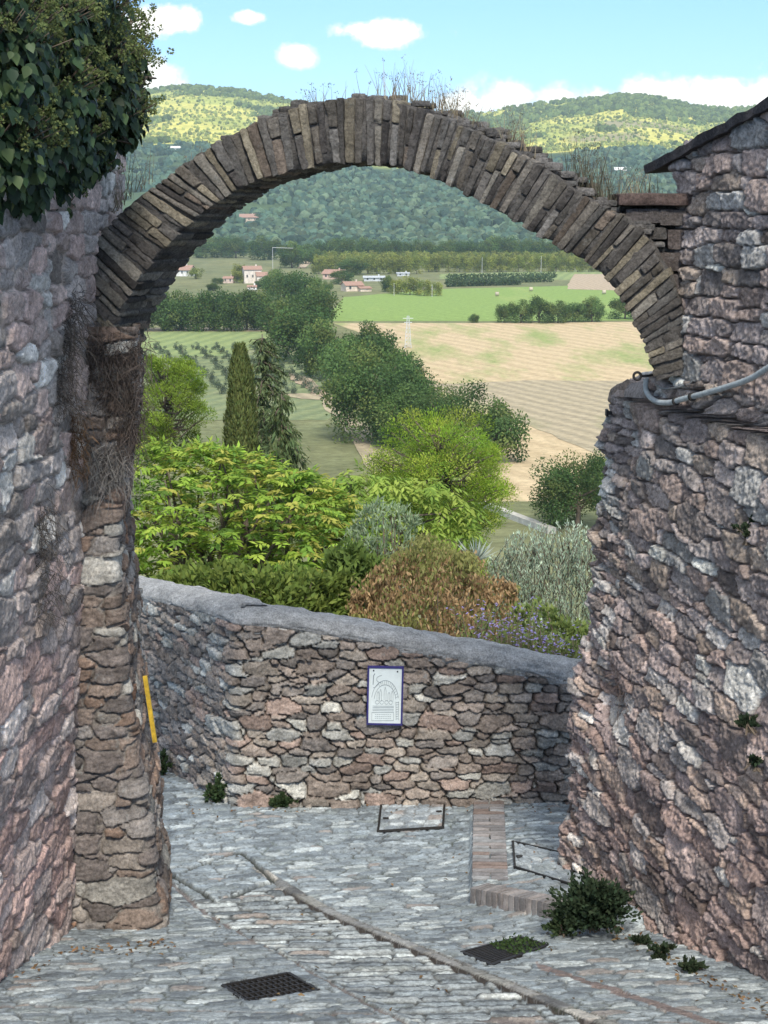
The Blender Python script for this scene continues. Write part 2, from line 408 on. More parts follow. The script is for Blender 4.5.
# wall head: follows the sloping roof slab
XU = float(np.interp(.3, rz, rx))
def u_at(px, py):
    r_ = ray(px, py)[0] / ray(px, py)[1]; Y_ = (XU + KW * YR) / (r_ + KW); return (YR - Y_) / -fwd[1], Y_
(su0, sy0), (su1, sy1) = u_at(660, 168), u_at(768, 106)
sl0, sl1 = P(660, 174, sy0), P(768, 117, sy1)
def rtop(U): return sl0[2] + (U - su0) * (sl1[2] - sl0[2]) / (su1 - su0)
Ue = U + ush(V)
base[..., 2] = np.minimum(base[..., 2], rtop(np.maximum(Ue, su0 - .2)))
M_, vR = masonry('masonry', base, U, V, M_wall, .235, .095, 101, palR, (.27, .22, .19), relief=.082, warp=.026, mort_lv=.33, joint=(.02, .13),
                 p=3.6, wt=.38, extra=r_extra, cmul=r_cmul, shear=.13 * ss(-.3, -2.6, V), jit=.27, big=(1.35, 1.6, .26), rough=.03, alt=(.15, .058, lambda U, V: .34 + .22 * (fbm2(V * 1.3, V * 0 + 4.4, 17) - .5) + .10 * (n2(V * 9, V * 0, 18) - .5) - U - .5 * ss(-1.1, -.9, V)))
M_.parent = wallR; M_.matrix_parent_inverse = Matrix.Translation(-Vector(wallR.location))
# sloping roof slab on the wall head
mb = MB()
def slab_pt(u, off, dz):
    nx, ny = -nrR[0], -nrR[1]      # outward (towards the street)
    cxx = float(np.interp(1.0, rz, rx))
    return np.array([cxx + u * fwd[0] + nx * off, YR + u * fwd[1] + ny * off, rtop(u) + dz])
us = np.linspace(su0 + .0, 4.7, 60); rr = rs(5)
ring = []
for u in us:
    j = rr.uniform(-.007, .007, 4)
    ring.append([slab_pt(u, .10 + j[0], -.005 + j[1]), slab_pt(u, .11 + j[2], .04 + j[3]), slab_pt(u, -.8, .12), slab_pt(u, -.8, .06)])
ring = np.array(ring); n = len(us)
q = [[i * 4 + a, i * 4 + (a + 1) % 4, (i + 1) * 4 + (a + 1) % 4, (i + 1) * 4 + a] for i in range(n - 1) for a in range(4)] + [[0, 1, 2, 3], [(n - 1) * 4 + k for k in (3, 2, 1, 0)]]
mb.add(ring.reshape(-1, 3), q, c=(.085, .08, .085))
o = mb.obj('coping', M_arch, wallR, smooth=False); o.matrix_parent_inverse = Matrix.Translation(-Vector(wallR.location))

# ------------------------------------------------------------------ left wall and left pier
YL = 8.78
lz, lx = prof([(90, 100), (87, 220), (83, 330), (79, 450), (76, 600), (71, 760), (66, 940), (64, 1000)], YL)
resl = .0115
yy = np.arange(9.75, 4.6, -resl); zz = np.arange(-4.9, .62, resl)
W_, V = np.meshgrid(yy, zz)
bx = np.interp(V, lz, lx) - (YL - W_) * .075 * (W_ < YL) ; base = np.stack([bx, W_, V], -1)
U = 9.75 - W_
palL = [(3, (.43, .40, .395)), (3, (.46, .385, .37)), (2, (.36, .345, .345)), (1.8, (.60, .605, .60)), (1.2, (.48, .385, .37)), (.6, (.24, .22, .21))]
def l_cmul(U, V):
    lo = ss(-1.2, -2.8, V)[..., None]
    return np.array([1.18, 1.14, 1.08]) * (1 - lo) + np.array([1.28, 1.1, 1.01]) * lo
base = base[:, ::1]
wl = thing('stone_wall', 'high pinkish grey rubble wall on the left edge under the ivy', 'wall', (-1.95, 8.0, -4.1))
# orientation: u runs towards the camera on the left, so flip for an outward (+x) normal
base = base[:, ::-1]; U = U[:, ::-1]; V = V[:, ::-1]
n_ = gnorm(base)
if n_[..., 0].mean() < 0:
    base = base[::-1]; U = U[::-1]; V = V[::-1]
o, _ = masonry('masonry', base, U, V, M_wallL, .26, .12, 211, palL, (.44, .39, .36), relief=.06, warp=.04, mort_lv=.42, joint=(.02, .14), wt=.5, p=2.8, cmul=l_cmul, big=(1.3, 1.4, .15))
o.parent = wl; o.matrix_parent_inverse = Matrix.Translation(-Vector(wl.location))

pz, pxr = prof([(146, 250), (143, 300), (142, 340), (142, 400), (139, 440), (133, 480), (130, 530), (129, 580), (136, 640), (142, 700), (150, 760), (158, 820), (164, 880), (169, 925), (172, 950)], YL)
zz = np.arange(-4.6, -.62, .009); uu = np.arange(0, 1.75, .009)
U, V = np.meshgrid(uu, zz)
xl = np.interp(V, lz, lx) - .12; xr = np.interp(V, pz, pxr); xr = xr - .10; wd = xr - xl
bx = np.where(U < wd, xl + U, xr - .11 * (U - wd)); by = np.where(U < wd, YL, YL + (U - wd))
base = smooth_base(np.stack([bx, by, V], -1), 4)
palPi = [(1.5, (.27, .25, .235)), (3, (.20, .16, .135)), (2, (.25, .18, .14)), (2, (.17, .15, .14)), (1.2, (.29, .26, .23)), (.22, (.30, .18, .12)), (1, (.15, .13, .12)), (1.2, (.36, .35, .32))]
pier = thing('stone_pier', 'tapering brown rubble pier carrying the left end of the arch', 'pier', (-1.5, 9.0, -4.2))
def p_extra(U, V): return .05 * np.exp(-((V + 4.12) / .12) ** 2) * ss(.35, .6, U) + .035 * (n2(V * 8, U * 0, 77) - .5) * ss(.4, .6, U)
def p_cmul(U, V):
    hi = ss(-2.2, -1.2, V)[..., None]; return np.array([.98, .98, .98]) * hi + np.array([1.06, 1.04, 1.02]) * (1 - hi)
o, _ = masonry('masonry', base, U, V, M_wall, .19, .085, 307, palPi, (.22, .2, .18), relief=.06, warp=.032, mort_lv=.36, joint=(.02, .13), wt=.4, p=3.6, extra=p_extra, cmul=p_cmul, big=(1.5, 1.6, .25))
o.parent = pier; o.matrix_parent_inverse = Matrix.Translation(-Vector(pier.location))

# ------------------------------------------------------------------ arch
pairs = [((100, 376), (58, 332)), ((107, 346), (66, 300)), ((119, 314), (78, 268)), ((139, 280), (94, 238)), ((172, 240), (125, 207)), ((204, 211), (158, 181)), ((226, 196), (194, 155)),
         ((250, 184), (230, 133)), ((290, 172), (277, 112)), ((332, 164), (326, 99)), ((380, 164), (384, 98)), ((424, 175), (440, 115)), ((473, 198), (499, 141)),
         ((518, 223), (551, 171)), ((556, 246), (592, 199)), ((593, 268), (634, 222)), ((617, 295), (660, 255)), ((634, 325), (677, 292)), ((646, 353), (690, 332)), ((654, 382), (700, 372))]
def YA(px): return 8.86 + 0 * px
def cr(Pn, t):
    k = np.clip(np.floor(t).astype(int), 0, len(Pn) - 2); f = (t - k)[:, None]
    g = lambda i: Pn[np.clip(i, 0, len(Pn) - 1)]
    a, b, c, d = g(k - 1), g(k), g(k + 1), g(k + 2)
    return .5 * (2 * b + (c - a) * f + (2 * a - 5 * b + 4 * c - d) * f ** 2 + (3 * b - a - 3 * c + d) * f ** 3)
pi = np.array([P(a, b, YA(a)) for (a, b), _ in pairs]); pe = np.array([P(a, b, YA(a)) for _, (a, b) in pairs])
tt = np.linspace(0, len(pairs) - 1, 1500); ic, ec = cr(pi, tt), cr(pe, tt)
arc = np.concatenate([[0], np.cumsum(np.linalg.norm(np.diff((ic + ec) / 2, axis=0), axis=1))])
DEP = np.array([.15, .47, 0.])
rr = rs(12)
cuts = [0.]
while cuts[-1] < arc[-1]: cuts.append(cuts[-1] + rr.uniform(.034, .060))
cuts = np.array(cuts[:-1]); 
def at_arc(s_, which): return np.array([np.interp(s_, arc, which[:, k]) for k in range(3)])
def cube_grid(nx, ny, nz):
    vs, fs, n0 = [], [], 0
    for ax, sg in ((0, 1), (0, -1), (1, 1), (1, -1), (2, 1), (2, -1)):
        o1, o2 = [k for k in range(3) if k != ax]; ns = (nx, ny, nz)
        a, b = np.meshgrid(np.linspace(-1, 1, ns[o1] + 1), np.linspace(-1, 1, ns[o2] + 1), indexing='ij')
        p = np.zeros(a.shape + (3,)); p[..., o1] = a; p[..., o2] = b; p[..., ax] = sg
        f = gridf(*a.shape)
        if (sg > 0) == (ax == 1): f = f[:, ::-1]
        vs.append(p.reshape(-1, 3)); fs.append(f + n0); n0 += p.size // 3
    return np.vstack(vs), np.vstack(fs)
CG = cube_grid(4, 16, 9)
def rock(mb, c8, col, r=.012, amp=.012, seed=0, cg=CG):
    """an eroded block inside eight corners c8[x][y][z]; x, y, z are the block's own axes"""
    v, f = cg; c8 = np.asarray(c8).reshape(2, 2, 2, 3)
    hs = np.array([np.linalg.norm(c8[1, 0, 0] - c8[0, 0, 0]), np.linalg.norm(c8[0, 1, 0] - c8[0, 0, 0]), np.linalg.norm(c8[0, 0, 1] - c8[0, 0, 0])]) / 2
    p = v * hs; r = min(r, hs.min() * .7); qd = np.clip(p, -(hs - r), hs - r); d = p - qd; l = np.linalg.norm(d, axis=1, keepdims=True) + 1e-9
    p = qd + d / l * np.minimum(l, r); t = (p / hs + 1) / 2
    x, y, z = (t[:, k:k + 1] for k in range(3))
    w = sum((x if i else 1 - x) * (y if j else 1 - y) * (z if k else 1 - z) * c8[i, j, k] for i in (0, 1) for j in (0, 1) for k in (0, 1))
    cen = w.mean(0); nrm = w - cen; nrm /= np.linalg.norm(nrm, axis=1, keepdims=True) + 1e-9
    g = fbm3(w[:, 0] * 16 + seed, w[:, 1] * 16, w[:, 2] * 16, 7, 3) - .5 + .5 * (fbm3(w[:, 0] * 50 + seed, w[:, 1] * 50, w[:, 2] * 50, 9, 2) - .5)
    w = w + nrm * (g * 2 * amp)[:, None]
    mot = .75 + .5 * fbm3(w[:, 0] * 12, w[:, 1] * 12, w[:, 2] * 12, 13, 3)
    mb.add(w, f, c=np.array(col)[None] * mot[:, None])
arch = thing('stone_arch', 'weathered brown arch of thin radial stones spanning the street', 'arch', (0, 9.1, -1.0))
mb = MB()
palA = [(.07, .062, .058), (.14, .12, .10), (.16, .14, .12), (.12, .108, .098), (.19, .17, .145), (.23, .195, .145), (.15, .138, .128), (.105, .093, .085), (.165, .13, .105)]
for k in range(len(cuts) - 1):
    a, b = cuts[k], cuts[k + 1]; g = .0035
    j = rr.uniform(-.02, .02, 2)
    i0, e0, i1, e1 = at_arc(a + g + j[0], ic), at_arc(a + g, ec), at_arc(b - g + j[0], ic), at_arc(b - g, ec)
    ex = 1.0 + rr.uniform(-.05, .02); ix = rr.uniform(-.03, .02)
    if rr.rand() < .06: ix = .16
    lay = [(0, .5), (.5, 1)] if rr.rand() < .8 else [(0, .62), (.62, 1)]
    for (da, db) in lay:
        cuts_r = [ix, ex] if rr.rand() < .5 else [ix, rr.uniform(.3, .7), ex]
        for m in range(len(cuts_r) - 1):
            f0, f1 = cuts_r[m] + (.012 if m else 0), cuts_r[m + 1] - .012
            push = np.array([0, -1, 0]) * rr.uniform(-.004, .016) * (da == 0)
            c8 = [[[A + (B - A) * f + DEP * (dd + (.012 if dd == da and da else -.012 if dd == db and db < 1 else 0)) + push for dd in (da, db)] for f in (f0, f1)] for A, B in ((i0, e0), (i1, e1))]
            rock(mb, c8, np.array(palA[rr.randint(len(palA))]) * np.array([1.3, 1.34, 1.34]) * rr.uniform(.55, 1.3),   .009, .015, seed=rr.rand() * 90)
# flat bedded stones filling the right haunch up to the wall
for (x0, x1, y0, y1, col) in ((618, 694, 193, 206, (.15, .108, .095)), (626, 662, 208, 224, (.13, .115, .11)), (660, 704, 209, 226, (.15, .13, .12)), (636, 668, 227, 240, (.12, .11, .1)), (668, 706, 229, 250, (.14, .115, .105)), (655, 706, 252, 272, (.12, .1, .09)), (668, 708, 274, 300, (.13, .11, .1)), (682, 712, 302, 340, (.12, .105, .1)), (690, 716, 342, 385, (.13, .11, .1))):
    c8 = [[[P(x_, y_, 8.94) + np.array([.0, d_, 0]) for d_ in (-.02 if y0 < 200 else .02, .46)] for y_ in (y1, y0)] for x_ in (x0, x1)]
    rock(mb, c8, col, .015, .014, x0, cube_grid(8, 4, 4))
o = mb.obj('voussoirs', M_arch, arch, smooth=True); o.matrix_parent_inverse = Matrix.Translation(-Vector(arch.location))
# lime mortar core between the stones
nst = 360; idx = np.linspace(2, len(tt) - 3, nst).astype(int); A, B = ic[idx], ec[idx]
loop = []
for f, dd in ((.03, .03), (.35, .024), (.65, .024), (.965, .03), (.975, .35), (.975, .65), (.965, .94), (.65, .95), (.35, .95), (.03, .94), (.03, .65), (.03, .35)):
    loop.append(A + (B - A) * f + DEP * dd)
core = np.stack(loop, 1); nl = core.shape[1]
cw = core + ((np.stack([n3(core[..., 0] * 25 + 7 * k, core[..., 1] * 25, core[..., 2] * 25, 5 + k) for k in range(3)], -1)) - .5) * .02
i_, j_ = np.meshgrid(np.arange(nst - 1), np.arange(nl), indexing='ij'); k_ = (j_ + 1) % nl
mb = MB(); mb.add(cw.reshape(-1, 3), np.stack([i_ * nl + j_, i_ * nl + k_, (i_ + 1) * nl + k_, (i_ + 1) * nl + j_], -1).reshape(-1, 4), c=(.14, .13, .12))
mb.hexa([P(x_, y_, 9.0) + np.array([0, d_, 0]) for x_ in (676, 712) for d_ in (.06, .36) for y_ in (350, 290)], (.10, .09, .08))
for x0_, ya_, yb_ in ((662, 290, 236), (642, 236, 205)): mb.hexa([P(x_, y_, 9.0) + np.array([0, d_, 0]) for x_ in (x0_, 712) for d_ in (.05, .37) for y_ in (ya_, yb_)], (.10, .09, .08))
o = mb.obj('mortar', M_arch, arch, smooth=True); o.matrix_parent_inverse = Matrix.Translation(-Vector(arch.location))
def arch_top(px):
    """point on the extrados near picture column px, mid depth"""
    k = np.argmin(np.abs((ec + DEP * .5)[:, 0] / (ec + DEP * .5)[:, 1] - ray(px, 100)[0] / ray(px, 100)[1])); return ec[k] + DEP * .5
# rubble crust on top of the right half
mb = MB(); rr = rs(44)
for k in range(150):
    s_ = rr.uniform(.30, .86) * arc[-1]; c_ = at_arc(s_, ec) + DEP * rr.uniform(.15, 1.0) + np.array([0, 0, rr.uniform(-.02, .02)])
    h = np.array([rr.uniform(.02, .06), rr.uniform(.02, .06), rr.uniform(.01, .026)])
    c8 = [[[c_ + h * np.array([i, j, k2]) for k2 in (-1, 1)] for j in (-1, 1)] for i in (-1, 1)]
    rock(mb, c8, np.array((.16, .15, .14)) * rr.uniform(.7, 1.4), .015, .012, k, cube_grid(3, 3, 3))
o = mb.obj('rubble_crust', M_arch, arch, smooth=True); o.matrix_parent_inverse = Matrix.Translation(-Vector(arch.location))

# ------------------------------------------------------------------ parapet wall
cor = GP(243, 812); cor[1] = 12.16; cor[0] = P(241, 812, 12.16)[0]
ldir = np.array([-.511, .860]); 
nL, nR = 4.2, 4.1
res = .0105
tt_ = np.arange(-nL, nR, res)
plan = np.where(tt_[:, None] < 0, cor[:2] + ldir * (-tt_[:, None]), cor[:2] + np.array([1., .0]) * tt_[:, None])
for _ in range(7): plan[1:-1] = (plan[:-2] + 2 * plan[1:-1] + plan[2:]) / 4
def ptop(t): return np.interp(t, [-nL, -2.1, -1.0, -.4, 0, .35, 1.0, 1.9, 2.65, nR], [-3.48, -3.22, -3.08, -3.01, -3.0, -3.03, -3.14, -3.31, -3.46, -3.72]) * 1.018
vv = np.arange(-5.3, 0, res)
hgt = ptop(tt_)
nv = 175
sv = np.linspace(0, 1, nv)[:, None]
zb = -5.15; zt = hgt - .12
Vz = zb + (zt[None] - zb) * sv
U, _ = np.meshgrid(tt_, sv[:, 0])
base = np.stack([np.broadcast_to(plan[:, 0], Vz.shape), np.broadcast_to(plan[:, 1], Vz.shape), Vz], -1).copy()
base[..., 1] -= .05 * (zt[None] - Vz) * .3
palW = [(3, (.33, .27, .23)), (2, (.28, .245, .22)), (2, (.39, .335, .285)), (1.4, (.42, .41, .38)), (.8, (.21, .185, .17)), (1.2, (.34, .255, .215)), (.9, (.52, .50, .45))]
para = thing('parapet_wall', 'low bent rubble parapet wall with rounded cement coping beyond the arch', 'wall', (cor[0], 12.2, -4.7))
def w_cmul(U, V):
    l = ss(.05, -.1, U)[..., None]; return (1 - l) * np.array([.84, .85, .85]) + l * np.array([.86, .88, .90])
o, vP = masonry('masonry', base, U, Vz, M_wall, .19, .072, 401, palW, (.15, .125, .105), relief=.085, warp=.026, mort_lv=.08, joint=(.015, .16), wt=.5, p=3.4, cmul=w_cmul, jit=.34, big=(1.3, 1.55, .3))
o.parent = para; o.matrix_parent_inverse = Matrix.Translation(-Vector(para.location))
# cement coping: rounded section swept along the plan
pn = np.gradient(plan, axis=0); pn /= np.linalg.norm(pn, axis=1)[:, None]; nrm2 = np.stack([pn[:, 1], -pn[:, 0]], 1)  # towards the street
sec = np.array([(.045, -.185), (.058, -.155), (.062, -.12), (.06, -.09), (.035, -.05), (-.01, -.02), (-.07, -.003), (-.14, 0), (-.22, -.01), (-.29, -.03), (-.35, -.07), (-.38, -.13), (-.385, -.2), (-.385, -.6), (-.385, -1.6)])
sx = np.interp(np.linspace(0, 14, 70), np.arange(15), sec[:, 0]); sz = np.interp(np.linspace(0, 14, 70), np.arange(15), sec[:, 1])
tsub = slice(0, None, 2)
pl, nr_, hg, tq = plan[tsub], nrm2[tsub], hgt[tsub], tt_[tsub]
cb = np.stack([pl[:, 0][None] + nr_[:, 0][None] * sx[:, None], pl[:, 1][None] + nr_[:, 1][None] * sx[:, None], hg[None] + sz[:, None]], -1)
nn = gnorm(cb); Uc, Vc = np.meshgrid(tq, np.linspace(0, 1, 70))
low = ss(.16, .0, Vc)
hc = .045 * (fbm2(Uc * 3, Vc * 6, 51) - .5) + .035 * (fbm2(Uc * 14, Vc * 16, 52, 5) - .5) - .05 * low * (fbm2(Uc * 9, Vc * 2, 53) > .5)
cb = cb - nn * hc[..., None] * (1 if nn[35, 100, 2] < 0 else -1)
ccol = np.array([.43, .43, .425]) * (.65 + .7 * fbm2(Uc * 6, Vc * 9, 54, 5))[..., None]
o = obj('coping', mesh_np('coping', cb.reshape(-1, 3), gridf(*Uc.shape), M_cement, ccol.reshape(-1, 3)), para); o.matrix_parent_inverse = Matrix.Translation(-Vector(para.location))

# solid hearts of the walls, so that each has its thickness
def heart(parent, pts_lo, pts_hi, mat=M_wall, col=(.17, .15, .14)):
    mb = MB(); n = len(pts_lo); v = np.vstack([pts_lo, pts_hi])
    t = [[i, (i + 1) % n, n + (i + 1) % n, n + i] for i in range(n)]
    mb.add(v, t, c=col)
    m2 = MB(); 
    caps = [[n, n + 1, n + 2, n + 3], [3, 2, 1, 0]]
    mb.add(v, caps, c=col)
    o = mb.obj('core', mat, parent); o.matrix_parent_inverse = Matrix.Translation(-Vector(parent.location)); return o
def c3(p, z): return np.array([p[0], p[1], z])
_x = float(np.interp(-3.5, rz, rx)); _x2 = float(np.interp(1.0, rz, rx))
a = np.array([_x2, YR]) + back * .3 + nrR * .25 + np.array([.15, 0]); b = a + fwd * 5.0
lo = [c3(a, -5), c3(b, -5), c3(b + nrR * .55, -5), c3(a + nrR * .55, -5)]
hi = [c3(p, z) for p, z in zip(lo, (rtop(0) - .1, rtop(4.7) - .1, rtop(4.7) - .1, rtop(0) - .1))]
heart(wallR, np.array(lo), np.array(hi))
lo = np.array([[-2.25, 4.7, -5], [-2.25, 9.7, -5], [-2.9, 9.7, -5], [-2.9, 4.7, -5]]); hi = lo + np.array([0, 0, 5.45]); hi[:, 0] += .35; hi[0, 0] -= .1
heart(wl, lo, hi, M_wallL)
lo = np.array([[-1.98, 8.9, -4.8], [-1.36, 8.9, -4.8], [-1.36, 9.75, -4.8], [-1.98, 9.75, -4.8]]); lo[1:3, 0] -= [.12, .22]; hi = lo + np.array([0, 0, 4.1]); hi[1:3, 0] -= .2
heart(pier, lo, hi)

# ------------------------------------------------------------------ terrain
TZ = -42.0
ty = [12, 13.5, 16, 22, 30, 45, 60, 100, 150, 200, 232, 300]; tz = [-4.95, -5.0, -5.55, -7.5, -10.3, -15, -19, -28, -36.5, -41, -42, -42]
ridx = np.array([-700, -200, 60, 140, 190, 240, 300, 400, 470, 530, 570, 610, 650, 680, 705, 735, 768, 900, 1500]); ridy = np.array([140, 125, 108, 95, 85, 91, 103, 120, 114, 106, 100, 97, 98, 107, 112, 107, 112, 126, 140])
EY = lambda py: ray(384, py)[2] / ray(384, py)[1]
RIDY = 4300.
def T(x, y):
    x, y = np.asarray(x, float), np.asarray(y, float)
    z = np.interp(y, ty, tz)
    px = 384 + F * (x / np.maximum(y, 1))
    re = np.interp(px, np.linspace(-700, 1500, 300), np.convolve(np.pad(np.interp(np.linspace(-700, 1500, 300), ridx, ridy), 3, mode='edge'), np.ones(7) / 7, 'valid'))
    e2 = CP * (512 - re) / F - SP; e2 = e2 / (CP + SP * (512 - re) / F)
    zr = e2 * RIDY
    k = np.clip((y - 1500) / (RIDY - 1500), 0, 1)
    f1 = np.interp(k, [0, .1, .42, .6, 1], [0, .05, .40, .52, 1.0])
    z = z + (zr - TZ) * f1 - np.clip((y - RIDY) * .25, 0, 200)
    z = z + ss(1600, 2600, y) * 22 * (fbm2(x / 420, y / 420, 61) - .5) * (1 - .8 * ss(3700, 4300, y)) + ss(1500, 2500, y) * 6 * (fbm2(x / 90, y / 90, 65) - .5)
    z = z + (fbm2(x / 6, y / 6, 62) - .5) * .5 * ss(15, 40, y) * ss(215, 190, y)
    z = np.where((y < 15.5) & (x < -1.2 - (y - 12) * .6 + .25), -5.6, z)
    return z
ys = np.concatenate([np.linspace(12.35, 40, 60), np.geomspace(41, 1450, 150), np.linspace(1470, 4700, 190), np.linspace(4800, 6500, 12)])
ts = np.linspace(-.62, .62, 420)
Tt, Yt = np.meshgrid(ts, ys); Xt = Tt * Yt * (1 + 0 * Yt) + Tt * 8
Zt = T(Xt, Yt)
g1 = np.array([.13, .15, .075]); g2 = np.array([.22, .215, .11]); hillg = np.array([.53, .49, .12]); hilld = np.array([.36, .38, .09]); fl = np.array([.07, .105, .05])  # sunlight on the far hills is put into the brighter hill tones
n1 = fbm2(Xt / 30, Yt / 30, 71, 5); n4 = fbm2(Xt / 260, Yt / 200, 72, 5); nf = fbm2(Xt / 25, Yt / 25, 73, 4)
C = g1 + (g2 - g1) * n1[..., None]
hl = hilld + (hillg - hilld) * ss(.40, .56, n4)[..., None]
hl = hl * (.7 + .6 * nf)[..., None]
kh = ss(2660, 2800, Yt + 260 * (fbm2(Xt / 200, Yt / 200, 78) - .5))[..., None]; kf = ss(1480, 1560, Yt)[..., None]
C = C + (fl * (.7 + .6 * nf)[..., None] - C) * kf; C = C + (hl - C) * kh
# clearings on the hill (dry pasture)
pxt = 384 + F * Xt / Yt
for (cx, w_, y0, y1) in ((640, 60, 3500, 3650), (600, 45, 3250, 3330)):
    k = ss(w_, w_ * .6, np.abs(pxt - cx)) * ss(y0 - 60, y0, Yt) * ss(y1 + 60, y1, Yt)
    C = C + (np.array([.30, .26, .14]) - C) * k[..., None]
M_ground = stone_mat('meadow', lo=.7, hi=1.3, fine=.6, bump=.3, dist=.3, rough=1, spec=.05)
ground = obj('ground', mesh_np('ground', np.stack([Xt, Yt, Zt], -1).reshape(-1, 3), gridf(*Xt.shape), M_ground, C.reshape(-1, 3))); tag(ground, kind='structure')
def TP(px, py): return hit(px, py, T, 16, 4300, 20000)

# fields: sheets just above the valley floor
def field_mat(name, c1, c2, c3_, ang, scale, stripe=.5, patch=.012, pc=.5):
    m, nt, b = newmat(name); L = nt.links.new
    tc = nd(nt, 'TexCoord'); mp = nd(nt, 'Mapping'); mp.inputs['Rotation'].default_value = (0, 0, R(ang)); L(tc.outputs['Object'], mp.inputs[0])
    w = nd(nt, 'TexWave', Scale=scale, Distortion=2.5, Detail=4, i4=1.2); L(mp.outputs[0], w.inputs[0])
    n = nd(nt, 'TexNoise', Scale=patch, Detail=6, Roughness=.65)
    mp2 = nd(nt, 'Mapping'); mp2.inputs['Rotation'].default_value = (0, 0, R(ang)); mp2.inputs['Scale'].default_value = (2.6, .5, 1); L(tc.outputs['Object'], mp2.inputs[0]); L(mp2.outputs[0], n.inputs[0])
    f = nd(nt, 'TexNoise', Scale=.5, Detail=5, Roughness=.8); L(tc.outputs['Object'], f.inputs[0])
    c = mixc(nt, c1, c2, ramp(nt, w.outputs[1], .5 - stripe / 2, 0, .5 + stripe / 2, 1))
    c = mixc(nt, c, c3_, ramp(nt, n.outputs[0], pc - .05, 0, pc + .1, 1))
    c = mixc(nt, c, ramp(nt, f.outputs[0], .3, .72, .7, 1.28), 1.0, 'MULTIPLY')
    L(c, b.inputs['Base Color']); b.inputs['Roughness'].default_value = 1; b.inputs['Specular IOR Level'].default_value = .05
    return m
def field(name, pts, mat, dz):
    w = np.array([PZ(a, b, TZ + dz) for a, b in pts])
    n = len(w); cen = w.mean(0)
    ed = []
    for i in range(n):
        for t in np.linspace(0, 1, 9)[:-1]: ed.append(w[i] + (w[(i + 1) % n] - w[i]) * t)
    ed = np.array(ed); ed[:, :2] += (rs(len(pts)).rand(len(ed), 2) - .5) * 1.5
    me = bpy.data.meshes.new(name); me.from_pydata([tuple(p) for p in ed], [], [list(range(len(ed)))]); me.materials.append(mat)
    if me.polygons[0].normal.z < 0: me.flip_normals()
    o = obj(name, me); return tag(o, kind='structure')
straw = field_mat('stubble', (.52, .41, .255), (.45, .35, .215), (.27, .31, .12), -22, .05, .9, .018, .53)
grey = field_mat('mown_ground', (.40, .335, .225), (.31, .265, .18), (.25, .25, .13), -22, .07, .8, .02, .6)
green = field_mat('young_crop', (.24, .33, .10), (.19, .275, .08), (.32, .36, .13), 50, .05, .7, .006, .58)
green2 = field_mat('meadow_green', (.25, .30, .125), (.20, .25, .11), (.32, .33, .18), 10, .05, .8, .01, .6)
sage = field_mat('grove_floor', (.21, .24, .12), (.165, .20, .105), (.28, .26, .16), 25, .06, .8, .02, .58)
tan = field_mat('tilled_soil', (.42, .335, .24), (.38, .30, .21), (.36, .29, .2), 0, .1, .8, .01, .7)
field('field_stubble', [(335, 323), (470, 323), (760, 321), (800, 360), (860, 560), (560, 560), (470, 500), (440, 390), (395, 348)], straw, .06)
field('field_mown', [(418, 385), (540, 380), (800, 384), (830, 450), (610, 462), (520, 420), (470, 400)], grey, .12)
field('field_green', [(322, 321), (345, 297), (440, 289), (600, 285), (760, 288), (790, 319), (560, 321)], green, .06)
field('field_soil', [(566, 289), (574, 274), (604, 274), (700, 276), (720, 292), (640, 291)], tan, .12)
field('field_meadow', [(60, 356), (60, 333), (150, 331), (275, 331), (268, 346), (225, 356)], green2, .12)
field('field_margin', [(50, 331.6), (50, 328), (285, 327.5), (283, 331.2), (160, 331.2)], tan, .2)
field('field_grove', [(20, 420), (50, 350), (230, 344), (330, 362), (345, 398), (330, 420), (200, 420)], sage, .06)
field('field_path', [(284, 372), (308, 377), (334, 396), (322, 398), (298, 384)], tan, .2)
field('field_lane', [(255, 394), (330, 393), (410, 470), (420, 520), (395, 520), (360, 450), (320, 400)], grey, .16)
field('field_strip', [(250, 243), (330, 241), (440, 240), (440, 245), (330, 246), (250, 250)], tan, .08)
field('field_track', [(296, 268), (306, 268), (322, 252), (315, 251)], tan, .2)
field('field_row_strip', [(440, 279), (440, 274), (600, 270), (640, 276), (600, 280)], green2, .08)

